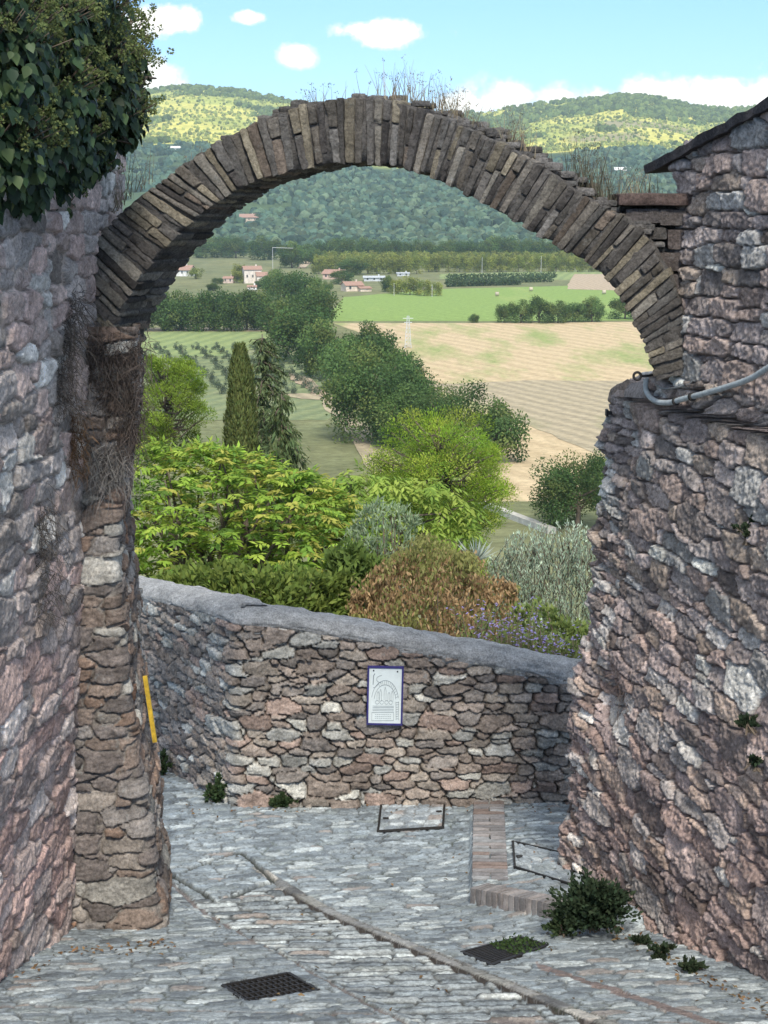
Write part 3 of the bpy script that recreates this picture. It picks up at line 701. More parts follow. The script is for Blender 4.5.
# ------------------------------------------------------------------ leaves
def leaves(pos, ax, nrm, ln, wd, col, fold=.15, shape='quad'):
    """one folded leaf per point: ax = direction of its length, nrm = the way it faces"""
    n = len(pos); ax = ax / (np.linalg.norm(ax, axis=1, keepdims=True) + 1e-9)
    sd = np.cross(ax, nrm); sd /= np.linalg.norm(sd, axis=1, keepdims=True) + 1e-9; up = np.cross(sd, ax)
    ln = np.broadcast_to(ln, (n,))[:, None]; wd = np.broadcast_to(wd, (n,))[:, None]
    if shape == 'quad':
        v = np.stack([pos, pos + ax * ln * .45 + sd * wd / 2 + up * wd * fold, pos + ax * ln, pos + ax * ln * .45 - sd * wd / 2 + up * wd * fold], 1)
        f = np.arange(n * 4).reshape(n, 4); k = 4; q = [f]
    else:  # ovate leaf with a keel: six outline points and the midrib
        st = [(.0, 0), (.18, .42), (.42, .5), (.72, .28), (1.0, 0), (.72, -.28), (.42, -.5), (.18, -.42)]
        v = np.stack([pos + ax * ln * a + sd * wd * b + up * wd * (abs(b) * fold * 1.6) - up * ln * .16 * a * a for a, b in st], 1)
        o = np.arange(n)[:, None] * 8
        q = [np.vstack([o + np.array([[0, 1, 2, 7]]), o + np.array([[7, 2, 3, 6]])]), np.vstack([o + np.array([[6, 3, 5, 5]])])[:, :3], ]
        q = [np.vstack([o + np.array([[0, 1, 2, 7]]), o + np.array([[7, 2, 6, 6]])[:, [0, 1, 2, 2]]])[:0] if False else np.vstack([o + np.array([[0, 1, 2, 3]]), o + np.array([[0, 3, 4, 5]]), o + np.array([[0, 5, 6, 7]])])]
        k = 8
    return v.reshape(-1, 3), q, np.repeat(np.asarray(col), k, 0)
def sph(n, r):
    d = r.normal(size=(n, 3)); return d / np.linalg.norm(d, axis=1, keepdims=True)
def jcol(base, n, r, v=.3, hue=.12):
    c = np.array(base)[None] * (1 + (r.rand(n, 1) - .5) * 2 * v); c[:, 0] *= 1 + (r.rand(n) - .5) * 2 * hue; return np.clip(c, 0, 1)
def trunk_mb(r, h, rad, limbs):
    mb = MB(); k = np.linspace(0, 1, 7)
    pts = np.stack([np.cumsum(r.normal(0, .02 * h, 7)) * k, np.cumsum(r.normal(0, .02 * h, 7)) * k, k * h], 1); mb.tube(pts, rad * (1 - .6 * k), 8, (.11, .09, .07))
    for t_ in limbs:
        s0 = pts[3 + r.randint(3)]; m_ = (s0 + t_) / 2 + r.normal(0, .05 * h, 3) * [1, 1, .3]
        mb.tube([s0, (s0 + m_) / 2 + [0, 0, .02 * h], m_, t_], [rad * .5, rad * .4, rad * .28, rad * .1], 6, (.11, .09, .07))
    return mb
def lump_crown(r, nl, nleaf, ls, cols, zc=.55, rz_=.5, low=-.75, spread=.62, lr=(.26, .40), mode='round'):
    """unit crown (height 1, radius about .5): leaf sprays over clumps; returns verts, faces, colours, clump centres"""
    d = sph(nl * 4, r); d = d[d[:, 2] > low][:nl]
    cen = d * np.array([.5, .5, rz_]) * (r.rand(nl, 1) ** .4 * spread + .18); cen[:, 2] += zc
    rad = r.uniform(*lr, nl) * .5
    tone = np.array(cols)[r.randint(len(cols), size=nl)] * r.uniform(.65, 1.3, (nl, 1))
    k = r.randint(nl, size=nleaf); dd = sph(nleaf, r)
    pos = cen[k] + dd * rad[k][:, None] * (r.rand(nleaf, 1) ** .35) * np.array([1, 1, .85])
    pos += (r.rand(nleaf, 3) - .5) * .05
    ax = dd * .6 + r.normal(0, .6, (nleaf, 3)) + (np.array([0, 0, .5]) if mode == 'up' else 0)
    nm = dd * 1.7 + r.normal(0, .28, (nleaf, 3)) + np.array([0, 0, .35])
    c = tone[k] * (1 + (r.rand(nleaf, 1) - .5) * .5)
    lo_, hi_ = np.percentile(pos[:, 2], [.6, 99.4]); k1 = .93 / (hi_ - lo_); pos[:, 2] = (pos[:, 2] - lo_) * k1 + .05; cen[:, 2] = (cen[:, 2] - lo_) * k1 + .05
    wr = .5 / np.percentile(np.abs(pos[:, :2]), 98.5); pos[:, :2] *= wr; cen[:, :2] *= wr
    v, q, cc = leaves(pos, ax, nm, ls * r.uniform(.6, 1.3, nleaf), ls * .62, c)
    return v, q, cc, cen
proto_tree = {}
def make_tree(kind, seed, nl, nleaf, ls, cols, tr, **kw):
    r = rs(seed); v, q, c, cen = lump_crown(r, nl, nleaf, ls, cols, **kw)
    me = mesh_np('crown', v, q, M_leaf, c, True)
    top = cen[np.argsort(cen[:, 2])[::max(1, nl // 6)]]
    mt = trunk_mb(r, .5, tr, top).mesh('trunk', M_bark, True)
    proto_tree.setdefault(kind, []).append((me, mt))
OAK = [(.085, .145, .04), (.065, .12, .036), (.11, .17, .05), (.09, .15, .05), (.15, .19, .055)]
YG = [(.25, .28, .06), (.21, .25, .06), (.28, .29, .075), (.18, .22, .06)]
OLV = [(.15, .185, .12), (.12, .16, .10)]
for s in range(4): make_tree('oak', 20 + s, 26, 5200, .055, OAK, .035)
for s in range(2): make_tree('big_oak', 30 + s, 46, 15000, .032, OAK, .035, lr=(.2, .34))
for s in range(3): make_tree('yellow', 40 + s, 18, 1500, .085, YG, .03)
for s in range(2): make_tree('olive', 50 + s, 12, 700, .10, OLV, .03)
rt = rs(77)
def tree(kind, name, px, yb, yt, wpx, label, group=None, gp=None, cat='tree', zoff=0):
    p = gp if gp is not None else PZ(px, yb, TZ)
    d = p[1]; h = (EY(yt) - p[2] / d) * d; w = wpx / F * d * 1.0
    me, mt = proto_tree[kind][rt.randint(len(proto_tree[kind]))]
    e = thing(name, label, cat, tuple(p), rt.uniform(0, 6.28), group)
    e.location.z -= .02 * h
    for nm, m in (('trunk', mt), ('crown', me)):
        o = obj(nm, m, e); o.scale = (w * 1.0, w * 1.0, h * 1.02)
    return e
# dark oaks of the valley, each by its place
gO = 'dark oaks along the valley hedgerow'
for a in (((375, 440, 341, 98), 'big_oak', 'broadest round dark green oak in the middle of the hedgerow'),
          ((368, 372, 323, 52), 'oak', 'small dark oak standing up behind the broadest round oak'),
          ((410, 448, 372, 80), 'big_oak', 'dark oak overlapping the right shoulder of the broadest round oak'),
          ((455, 455, 384, 84), 'big_oak', 'spreading dark oak directly behind the bright yellow-green pine'),
          ((497, 462, 402, 58), 'oak', 'last dark oak at the right-hand end of the hedgerow, beside the stubble'),
          ((398, 385, 350, 50), 'oak', 'dull yellowish oak on the stubble side of the hedgerow'),
          ((345, 392, 338, 50), 'oak', 'dark oak leaning out between the round oak and the grove path'),
          ((322, 378, 322, 52), 'oak', 'dark oak at the edge of the grove path'),
          ((300, 362, 309, 62), 'oak', 'wide grey-green oak at the near end of the left hedgerow'),
          ((284, 345, 300, 46), 'oak', 'rounded oak joining the left hedgerow to the valley hedgerow'),
          ((312, 335, 290, 50), 'oak', 'tall oak beside the green field corner'),
          ((298, 312, 272, 44), 'oak', 'oak just below the utility pole and red-roofed house'),
          ((318, 318, 282, 34), 'oak', 'small oak left of the pale gabled house by the green field'),
          ((280, 300, 270, 34), 'oak', 'dark oak between the left hedgerow and the white house terrace')):
    tree(a[1], 'oak_tree', *a[0], a[2], gO)
gH = 'trees of the left hedgerow'
for i, px in enumerate((60, 82, 104, 126, 146, 163, 180, 197, 214, 231, 247, 262)):
    tree('oak', 'hedgerow_tree', px, 331, 290 + (i * 7 % 5), 38, 'dense dark tree in the straight hedgerow behind the left green meadow', gH)
gC = 'clump of trees at the edge of the stubble field'
for px, yb, yt, w, lb in ((504, 323, 304, 17, 'lowest rounded tree at the left end of the field clump'), (521, 323, 300, 24, 'left of the two tallest trees in the field clump'), (539, 323, 297, 26, 'tallest tree at the centre of the field clump'),
                      (558, 323, 301, 24, 'broad tree right of centre in the field clump'), (575, 322, 303, 22, 'slim tree second from the right in the field clump'), (592, 322, 297, 24, 'upright tree at the right end of the field clump'),
                      (625, 319, 297, 30, 'tree half hidden by the arch to the right of the field clump')):
    tree('oak', 'field_tree', px, yb, yt, w, lb, gC)
tree('oak', 'field_shrub', 474, 323, 314, 11, 'single small dark shrub on the field boundary left of the clump', cat='shrub')
gV = 'trees round the valley houses'
for i, (px, yb, yt, w) in enumerate(((152, 285, 258, 30), (166, 272, 250, 24), (206, 258, 238, 30), (222, 257, 236, 28), (236, 258, 238, 26), (264, 260, 236, 30), (213, 291, 283, 14), (240, 278, 264, 18), (275, 292, 270, 22), (196, 279, 268, 16), (237, 283, 270, 14), (292, 268, 242, 30), (306, 264, 244, 24), (218, 284, 278, 12), (342, 284, 270, 22), (352, 275, 258, 28), (326, 296, 281, 14), (388, 292, 276, 16), (318, 268, 250, 20), (262, 289, 279, 14))):
    tree('yellow' if i in (10, 9, 7) else 'oak', 'valley_tree', px, yb, yt, w, 'rounded green tree among the houses of the valley hamlet', gV)
gB = 'dark tree belt behind the yellow-green orchard'
for i, px in enumerate(range(322, 640, 13)):
    tree('oak', 'belt_tree', px + rt.uniform(-3, 3), 262 - (px - 322) * .002, 239 + rt.uniform(-3, 3), 24, 'dark tree in the belt behind the yellow-green orchard rows', gB)
gY = 'yellow-green orchard rows'
for j in range(3):
    for i, px in enumerate(range(318 + j * 4, 640, 10)):
        tree('yellow', 'orchard_tree', px + rt.uniform(-2, 2), 272 - j * 4 + (2 if px < 420 else 0), 256 - j * 2.2 + rt.uniform(-1, 1), 14, 'small yellow-green tree in the orchard rows above the green field', gY)
gL = 'bright garden trees beside the farm sheds'
for px, yb, yt, w in ((396, 294, 279, 18), (410, 295, 276, 20), (424, 296, 280, 16), (436, 296, 282, 12)):
    tree('yellow', 'garden_tree', px, yb, yt, w, 'light yellow-green tree in the row right of the grey farm sheds', gL)
gG = 'olive trees of the left grove'
for k in range(9):
    a0 = np.array([140 + k * 19, 350.]); a1 = np.array([176 + k * 23, 394.])
    for t_ in np.linspace(0, 1, 9) ** 1.15:
        p = a0 + (a1 - a0) * t_
        if p[0] < 150 and t_ < .2: continue
        tree('olive', 'olive_tree', p[0] + rt.uniform(-1.5, 1.5), p[1], p[1] - 8 - 3.5 * t_, 9 + 3 * t_, 'small round olive tree in the slanting grove rows', gG)
gW = 'low vine rows beyond the green field'
for k, (y_, x0, x1) in enumerate(((284, 446, 552), (280, 446, 556), (287, 446, 520))):
    mb = MB(); r = rs(90 + k)
    a, b = PZ(x0, y_, TZ), PZ(x1, y_ - 2, TZ); n = 1500; t_ = r.rand(n, 1)
    pos = a + (b - a) * t_ + np.stack([r.normal(0, .4, n), r.normal(0, .8, n), r.rand(n) * 3.2], 1)
    v, q, c = leaves(pos, sph(n, r), sph(n, r) + [0, 0, .8], 1.3, 1.0, jcol((.075, .115, .05), n, r))
    o = obj('vine_row', mesh_np('vine_row', v - a, q, M_leaf, c), None, a); tag(o, ('%s low dark vine row between the orchard and the green field' % ('middle', 'farthest', 'nearest')[k]), 'hedge', gW)

# ------------------------------------------------------------------ woods (uncountable) on the slope and the hills
def ico(n=1):
    import bmesh
    bm = bmesh.new(); bmesh.ops.create_icosphere(bm, subdivisions=n, radius=1)
    v = np.array([p.co[:] for p in bm.verts]); f = np.array([[q.index for q in p.verts] for p in bm.faces]); bm.free(); return v, f
IV, IF = ico(2)
def wood(name, n, y0, y1, xr_, keep, rad, cols, seed, lab, hz=1.15):
    r = rs(seed); y = r.uniform(y0, y1, n * 6); x = r.uniform(-xr_, xr_, n * 6) * y
    k = keep(x, y, r); x, y = x[k][:n], y[k][:n]; n = len(x)
    o = np.argsort(-y); x, y = x[o], y[o]
    z = T(x, y); rd = r.uniform(*rad, n)
    w = 1 + .55 * (r.rand(n, len(IV), 1) - .5) 
    v = IV[None] * w * rd[:, None, None] * np.array([1, 1, hz]) + np.stack([x, y, z + rd * .45], 1)[:, None]
    f = (IF[None] + np.arange(n)[:, None, None] * len(IV)).reshape(-1, 3)
    tone = np.array(cols)[r.randint(len(cols), size=n)] * r.uniform(.5, 1.5, (n, 1))
    c = np.repeat(tone, len(IV), 0) * (.8 + .4 * r.rand(n * len(IV), 1))
    ob = obj(name, mesh_np(name, v.reshape(-1, 3), f, M_leaf, c, False)); tag(ob, lab, 'wood', kind='stuff')
fn = lambda s, sc, th: (lambda x, y, r: fbm2(x / sc, y / sc, s, 3) > th)
wood('forest', 11000, 1540, 2900, .30, lambda x, y, r: (y < 2720 + 260 * (fbm2(x / 200, y / 200, 78) - .5)) & (fbm2(x / 140, y / 140, 81, 3) > .36) & ~((np.abs(y - 1830) < 16) & (fbm2(x / 300, y * 0, 82) > .45)), (2.6, 6.8),
     [(.075, .125, .085), (.06, .105, .075), (.095, .145, .085), (.12, .165, .10)], 81, 'blue-green forest covering the slope seen under the arch')  # darker blue-green tones carry the slope's cloud shade in colour
wood('hill_woods', 6000, 2850, 4330, .30, lambda x, y, r: (fbm2(x / 230, y / 170, 83, 3) > .66) | ((y > 3800) & (x / y > .05) & (fbm2(x / 90, y / 90, 84) > .46)), (4, 8),
     [(.17, .22, .06), (.20, .25, .07), (.14, .19, .055)], 83, 'patchy woods on the far hills under the sky')
wood('scrub', 9000, 2850, 4330, .30, lambda x, y, r: r.rand(len(x)) < .6, (1.5, 3.8), [(.28, .31, .085), (.23, .27, .075), (.34, .35, .10)], 85, 'scattered scrub over the yellow-green hillsides')

# ------------------------------------------------------------------ valley houses
M_roof = plain_mat('roof_tiles', (.33, .20, .15), .9, 0, .35, 2.5)
M_glass = plain_mat('window_dark', (.05, .055, .06), .3)
def house(px, py, wpx, hpx, rot, wallc, roofc, lab, depth=.8, wins=3, wing=0, name='house', hip=.32, cat='house'):
    p = TP(px, py); s = p[1] / F; w, h = wpx * s, hpx * s; d = w * depth; rh = w * hip * .55
    e = thing(name, lab, cat, (p[0], p[1], p[2] - .3), R(rot))
    mb = MB(); mb.box((-w / 2, -d / 2, -1), (w / 2, d / 2, h), wallc)
    mb.add([[-w / 2, -d / 2, h], [-w / 2, d / 2, h], [-w / 2, 0, h + rh], [w / 2, -d / 2, h], [w / 2, d / 2, h], [w / 2, 0, h + rh]], None, [[0, 2, 1], [3, 4, 5]], wallc)
    mb.obj('wall', M_paint, e)
    rf = MB(); ov = .06 * w; t = .25
    for sg in (-1, 1):
        y0, z0 = sg * (d / 2 + ov), h - rh * ov / (d / 2)
        rf.hexa([[x_, yy_, zz_ + k] for x_ in (-w / 2 - ov, w / 2 + ov) for (yy_, zz_) in ((y0, z0), (0, h + rh)) for k in (.02, t)], roofc)
    ro = rf.obj('roof', M_roof if roofc[0] > roofc[2] * 1.2 else M_paint, e)
    ch = MB(); ch.box((w * .2, -.4, h + rh * .4), (w * .2 + .8, .4, h + rh + 1.1), wallc); ch.obj('chimney', M_paint, ro)
    for k in range(wins):
        x_ = -w / 2 + w * (k + .5) / wins; ww = min(1.1, w / wins * .25)
        m = MB(); m.box((x_ - ww / 2, -d / 2 - .06, h * .45), (x_ + ww / 2, -d / 2 + .1, h * .45 + 1.5), (.06, .06, .06)); m.obj('window', M_glass, e)
    if wing:
        m = MB(); m.box((w / 2 * wing - w * .32, -d / 2 - d * .5, -1), (w / 2 * wing + w * .32, -d / 2 + .1, h * .55), wallc); wg = m.obj('wing', M_paint, e)
        m = MB(); m.hexa([[x_, y_, z_ + k] for x_ in (w / 2 * wing - w * .36, w / 2 * wing + w * .36) for (y_, z_) in ((-d / 2 - d * .56, h * .53), (-d / 2, h * .80)) for k in (.0, .25)], roofc); m.obj('wing_roof', M_roof, wg)
    return e
cr_, wh, tn = (.62, .52, .42), (.70, .68, .64), (.5, .42, .33); rd, rd2, gy_ = (.40, .24, .18), (.36, .27, .22), (.42, .44, .45)
house(252, 283, 17, 14, 12, (.66, .58, .50), rd, 'tall pale house with red hipped roof below the dark trees', .9, 3, 1)
house(252, 290, 9, 3.5, 5, wh, rd2, 'low annexe with tan roof in front of the tall pale house', .8, 2)
house(229, 283, 10, 5, -10, (.58, .45, .38), rd2, 'pink cottage under the yellow-green tree left of the tall pale house', .9, 2)
house(182, 276, 22, 7, -15, wh, (.45, .40, .36), 'long white house half hidden by trees near the left arch foot', .6, 4)
house(352, 291, 18, 6.5, 20, cr_, rd2, 'cream gabled house at the upper edge of the green field', .9, 2, 1)
house(335, 279, 20, 6, -18, (.56, .40, .32), rd, 'farmhouse with pink roof behind the cream gabled house', .8, 3)
house(324, 296, 8, 5, 0, wh, rd2, 'tiny white outbuilding left of the cream gabled house', .9, 1, name='outbuilding')
house(374, 281, 20, 4, 3, (.52, .54, .55), gy_, 'grey flat-roofed farm shed right of the cream house', .6, 3, name='farm_shed', hip=.12, cat='shed')
house(403, 276, 12, 3, 3, (.55, .56, .56), gy_, 'small pale shed behind the light garden trees', .6, 2, name='farm_shed', hip=.12, cat='shed')
house(249, 222, 17, 5, 5, (.55, .44, .34), rd2, 'tan farmhouse standing alone in the forest on the left', .7, 3)
house(190, 236, 12, 3, 0, tn, rd2, 'low tan house at the forest foot behind the left arch leg', .7, 2)
house(176, 153, 9, 5, 0, wh, wh, 'white house on the sunlit hillside left of the arch', .8, 2)
house(622, 174, 15, 4, 5, wh, wh, 'long white building on the hillside right of the arch', .6, 3)

# ------------------------------------------------------------------ poles, pylon, bales
def pole(px, yb, yt, lab, arm=0, col=(.5, .5, .48)):
    p = PZ(px, yb, TZ); h = (EY(yt) - EY(yb)) * p[1]
    mb = MB(); mb.tube([[0, 0, -.5], [0, 0, h]], [.16, .10], 6, col)
    e = thing('utility_pole', lab, 'pole', tuple(p)); mb.obj('shaft', M_col, e)
    if arm:
        m = MB(); m.tube([[0, 0, h - .3], [arm, 0, h - .7]], .12, 6, col); m.obj('crossarm', M_col, e)
    return e
pole(273, 283, 247, 'tall pale utility pole with a long arm beside the valley houses', 12)
pole(394, 296, 283, 'slim pale pole among the light garden trees')
pole(432, 297, 284, 'short pale post at the right end of the garden trees')
pole(482, 273, 257, 'slim pole in front of the orchard, left of centre')
pole(541, 273, 256, 'slim pole in front of the orchard, towards the right')
p = PZ(408, 348, TZ); h = (EY(316) - EY(348)) * p[1]
mb = MB(); wb = 1.0
for z0, z1 in zip(np.linspace(0, h, 9)[:-1], np.linspace(0, h, 9)[1:]):
    w0, w1 = wb * (1 - .7 * z0 / h), wb * (1 - .7 * z1 / h)
    c0 = [np.array([a * w0, b * w0, z0]) for a, b in ((-1, -1), (1, -1), (1, 1), (-1, 1))]; c1 = [np.array([a * w1, b * w1, z1]) for a, b in ((-1, -1), (1, -1), (1, 1), (-1, 1))]
    for i in range(4):
        mb.bar(c0[i], c1[i], .13, c=(.6, .62, .62)); mb.bar(c0[i], c1[(i + 1) % 4], .08, c=(.6, .62, .62)); mb.bar(c1[i], c1[(i + 1) % 4], .08, c=(.6, .62, .62))
e = thing('lattice_pylon', 'pale lattice power pylon at the near left of the stubble field', 'pylon', tuple(p)); mb.obj('lattice', M_col, e)
m = MB(); m.bar([-1.6, 0, h * .93], [1.6, 0, h * .93], .14, c=(.6, .62, .62)); m.bar([-1.2, 0, h * .8], [1.2, 0, h * .8], .14, c=(.6, .62, .62)); m.obj('crossarm', M_col, e)
for px, py, lb in ((497, 296, 'left'), (531, 291, 'middle'), (604, 294, 'right')):
    p = PZ(px, py, TZ + .5); mb = MB(); mb.tube([[-.9, 0, 1.0], [-.85, 0, 1.0], [.85, 0, 1.0], [.9, 0, 1.0]], [.85, 1.0, 1.0, .85], 14, (.42, .36, .27))
    o = mb.obj('hay_bale', M_col, None, p, True); tag(o, lb + 'most of the three pale hay bales on the green field' if lb != 'middle' else 'pale hay bale between the other two on the green field', 'hay bale', 'hay bales on the green field')
SUN_EL, SUN_AZ, SUN_S, SUN_ANG, SKY_S, EXPO, HAZE_D = 46, 172, 1.6, 10, .15, 1.42, .00008
CLOUD_DARK, CLOUD_LIGHT, SKY_TINT = (2.9, 2.95, 3.0), (4.9, 4.65, 4.3), (.27, .365, .54)
# ------------------------------------------------------------------ garden beyond the parapet
def plant(name, label, cat, p, foliage, wood_mb=None, group=None, mat=None, part='crown', stem='trunk'):
    """foliage: (verts, quads, colours) in the plant's own space"""
    e = thing(name, label, cat, tuple(p), 0, group)
    v, q, c = foliage; obj(part, mesh_np(part, v, q, mat or M_leaf, c, True), e)
    if wood_mb: wood_mb.obj(stem, M_bark, e, None, True)
    return e
def cat_f(lst):
    v, q, c, n = [], [], [], 0
    for a, b, d in lst:
        v.append(a); q += [x + n for x in b]; c.append(d); n += len(a)
    return np.vstack(v), [np.vstack(q)], np.vstack(c)
def xz(px, py, Y): return P(px, py, Y)

# broad walnut-like tree with drooping compound leaves
def compound(r, pos, dr, n_leaf, L, wl, base_cols):
    """pinnate leaves: pos (n,3) attachment, dr (n,3) rachis direction"""
    n = len(pos); out = []
    sd = np.cross(dr, [0, 0, 1.0]); sd /= np.linalg.norm(sd, axis=1, keepdims=True) + 1e-9
    tone = np.array(base_cols)[r.randint(len(base_cols), size=n)] * r.uniform(.75, 1.25, (n, 1))
    for k in range(n_leaf):
        t = (k // 2 + 1) / (n_leaf / 2 + .5); s = (-1) ** k if k < n_leaf - 1 else 0
        b = pos + dr * L * t + np.array([0, 0, -1]) * (L * .45 * t * t)
        ax = sd * s * .8 + dr * (.55 if s else 1) + np.array([0, 0, -.55]) + r.normal(0, .18, (n, 3))
        nm = np.array([0, 0, 1.0]) + r.normal(0, .35, (n, 3)) + dr * .3
        out.append(leaves(b, ax, nm, wl * r.uniform(.8, 1.25, n), wl * .36, tone * r.uniform(.88, 1.12, (n, 1)), .2))
    return out
r = rs(301)
TB = np.array([P(232, 560, 21)[0], 21, T(0, 21) - .1]); 
WAL = [(.22, .33, .05), (.16, .27, .045), (.28, .36, .06), (.12, .21, .04), (.32, .32, .07), (.23, .34, .05)]
def dome(n, r, outline, Yc, dY, ybot):
    """points filling a crown whose top follows outline [(px, py)...] at distance Yc"""
    ox = [o_[0] for o_ in outline]; oy = [o_[1] for o_ in outline]
    px = r.uniform(ox[0], ox[-1], n); top = np.interp(px, ox, oy); py = top + (ybot - top) * r.rand(n) ** 1.25
    edge = np.clip(np.minimum(px - ox[0], ox[-1] - px) / 40, .25, 1)
    yy = Yc + r.uniform(-1, 1, n) * dY * edge * np.sqrt(np.clip((py - top) / 60, .12, 1)) 
    d = np.stack([(px - 384) / F, CP + SP * (512 - py) / F, -SP + CP * (512 - py) / F], 1)
    return d * (yy / d[:, 1])[:, None]
out_w = [(92, 520), (110, 470), (135, 452), (160, 447), (190, 455), (215, 447), (235, 458), (262, 462), (285, 474), (310, 478), (330, 492), (350, 508), (372, 530)]
at_ = dome(2100, r, out_w, 21, 1.5, 585)
cen = np.array([TB[0], 21, -6.5]); dr = at_ - cen; dr[:, 2] *= .35; dr /= np.linalg.norm(dr, axis=1, keepdims=True); dr = dr + r.normal(0, .45, dr.shape) * [1, 1, .4]; dr /= np.linalg.norm(dr, axis=1, keepdims=True)
fol = cat_f(compound(r, at_, dr, 11, .27, .115, WAL)); fol = (fol[0] - TB, fol[1], fol[2])
mb = MB(); 
for k in range(4):
    b0 = np.array([r.uniform(-.4, .4), r.uniform(-.3, .3), 0]); tip = at_[np.argsort(-at_[:, 2])[r.randint(200)]] - TB
    m1 = b0 + (tip - b0) * .45 + [0, 0, .5]
    mb.tube([b0, b0 + [0, 0, 1.0], m1, tip * [.8, .8, .85]], [.09, .075, .055, .02], 7, (.10, .085, .07))
for k in range(46):
    tip = at_[r.randint(len(at_))] - TB; b0 = np.array([r.uniform(-.7, .7), r.uniform(-.3, .3), 1.3 + r.rand() * .8]); m1 = (b0 + tip) / 2 + r.normal(0, .12, 3) + [0, 0, .15]
    mb.tube([b0, m1, tip], [.04, .028, .01], 5, (.10, .085, .07))
plant('walnut_tree', 'broad yellow-green tree with drooping pinnate leaves behind the left half of the parapet', 'tree', TB, fol, mb)
# spray of the same kind behind it, right
r = rs(302); o2 = [(300, 492), (330, 478), (362, 473), (395, 474), (425, 478), (452, 486), (470, 505)]
TB2 = np.array([P(380, 500, 27)[0], 27, T(0, 27) - .1]); at_ = dome(420, r, o2, 27, 1.0, 535)
dr = r.normal(0, 1, at_.shape) * [1, 1, .25] + [.2, -.3, 0]; dr /= np.linalg.norm(dr, axis=1, keepdims=True)
fol = cat_f(compound(r, at_, dr, 9, .34, .15, [(.26, .36, .07), (.21, .32, .06), (.31, .39, .08)])); mb = MB()
for k in range(14):
    tip = at_[r.randint(len(at_))] - TB2; mb.tube([[0, 0, 0], [r.normal(0, .1), r.normal(0, .1), 2.2], (tip + [0, 0, 3.5]) / 2 + r.normal(0, .15, 3), tip], [.1, .08, .045, .012], 6, (.10, .085, .07))
plant('sumac_tree', 'light green feathery tree between the walnut and the bright pine', 'tree', TB2, (fol[0] - TB2, fol[1], fol[2]), mb)

# bright yellow-green pine: tufted clumps of upright needles
def pine(p, h, w, seed, nclump, cols, lab, name='pine_tree', ls=.05, z0=.12, per=170):
    r = rs(seed); d = sph(nclump * 3, r); d = d[d[:, 2] > -.8][:nclump]
    cen = d * np.array([w / 2, w / 2, h * .44]) * (r.rand(nclump, 1) ** .45 * .62 + .30); cen[:, 2] *= (1 - z0) / .95; cen[:, 2] += h - cen[:, 2].max() - w * .08; cen[:, :2] *= (w * .44) / np.abs(cen[:, :2]).max()
    L = []; mb = MB(); k = np.linspace(0, 1, 8)
    mb.tube(np.stack([k * 0 + .04 * np.sin(k * 5), k * 0, k * h * .93], 1), w * .035 * (1 - .85 * k) + .01, 8, (.12, .09, .065))
    for c_ in cen:
        s = w * r.uniform(.065, .125); n = per; t = (c_[2] / h)
        dd = sph(n, r); pos = c_ + dd * s * np.array([1, 1, .75]) * r.rand(n, 1) ** .4
        tone = np.array(cols)[r.randint(len(cols))] * r.uniform(.6, 1.3)
        ax = dd * .9 + np.array([0, 0, .45]) + r.normal(0, .3, (n, 3))
        L.append(leaves(pos, ax, dd + r.normal(0, .5, (n, 3)), w * ls * r.uniform(.7, 1.4, n), w * ls * .3, tone * (1 + (r.rand(n, 1) - .5) * .5)))
        b0 = np.array([0, 0, max(.1 * h, c_[2] - .05 * h * r.rand() - .03 * h)]); mb.tube([b0, (b0 + c_) / 2 + [0, 0, -.02 * h], c_], [w * .012, w * .009, w * .004], 5, (.12, .09, .065))
    return plant(name, lab, 'tree', p, cat_f(L), mb)
PN = [(.28, .40, .045), (.23, .36, .04), (.33, .44, .055), (.16, .27, .04), (.37, .44, .07)]
Yp = 52.; pb = P(440, 500, Yp); zb = float(T(pb[0], Yp)); ht = EY(404) * Yp - zb
pine(np.array([pb[0], Yp, zb]), ht, 160 / F * Yp, 311, 210, PN, 'bright yellow-green round pine in the middle of the view', z0=.42, ls=.017, per=300)
pb = P(462, 560, 33); zb = float(T(pb[0], 33)); pine(np.array([pb[0], 33, zb]), EY(520) * 33 - zb, 110 / F * 33, 315, 46, [(.21, .30, .045), (.25, .33, .05)], 'lower green pine bough below the bright round pine', z0=.3, ls=.032, per=260)
Yp = 58.; pb = P(166, 400, Yp); zb = float(T(pb[0], Yp)); ht = EY(352) * Yp - zb
pine(np.array([pb[0], Yp, zb]), ht, 96 / F * Yp, 312, 95, [(.25, .36, .05), (.20, .31, .045), (.29, .39, .06)], 'small yellow-green pine right behind the left pier', z0=.60, ls=.026, per=340)

# cypress: a narrow column of fine upright sprays
r = rs(321); Yp = 57.; pb = P(241, 400, Yp); zb = float(T(pb[0], Yp)); H = EY(346) * Yp - zb
n = 30000; k = r.rand(n); ph = r.rand(n) * 6.283; rad0 = (33 / F * Yp / 2) * np.interp(k, [0, .3, .62, .80, .93, 1], [.9, 1.25, 1.1, .92, .66, .2])
lump = .82 + .36 * n3(np.cos(ph) * 3, np.sin(ph) * 3, k * 26, 5)
pos = np.stack([np.cos(ph) * rad0 * lump, np.sin(ph) * rad0 * lump, k * H], 1) * np.array([1, 1, 1]); pos[:, :2] *= (r.rand(n, 1) ** .18)
out = np.stack([np.cos(ph), np.sin(ph), 0 * ph], 1)
fol = leaves(pos, out * .3 + [0, 0, 1] + r.normal(0, .22, (n, 3)), out + r.normal(0, .3, (n, 3)), .17 * r.uniform(.6, 1.3, n), .055, jcol((.17, .20, .065), n, r, .5))
mb = MB(); mb.tube([[0, 0, -.2], [0, 0, H * .5], [0, 0, H * .95]], [.16, .1, .02], 7, (.12, .09, .07))
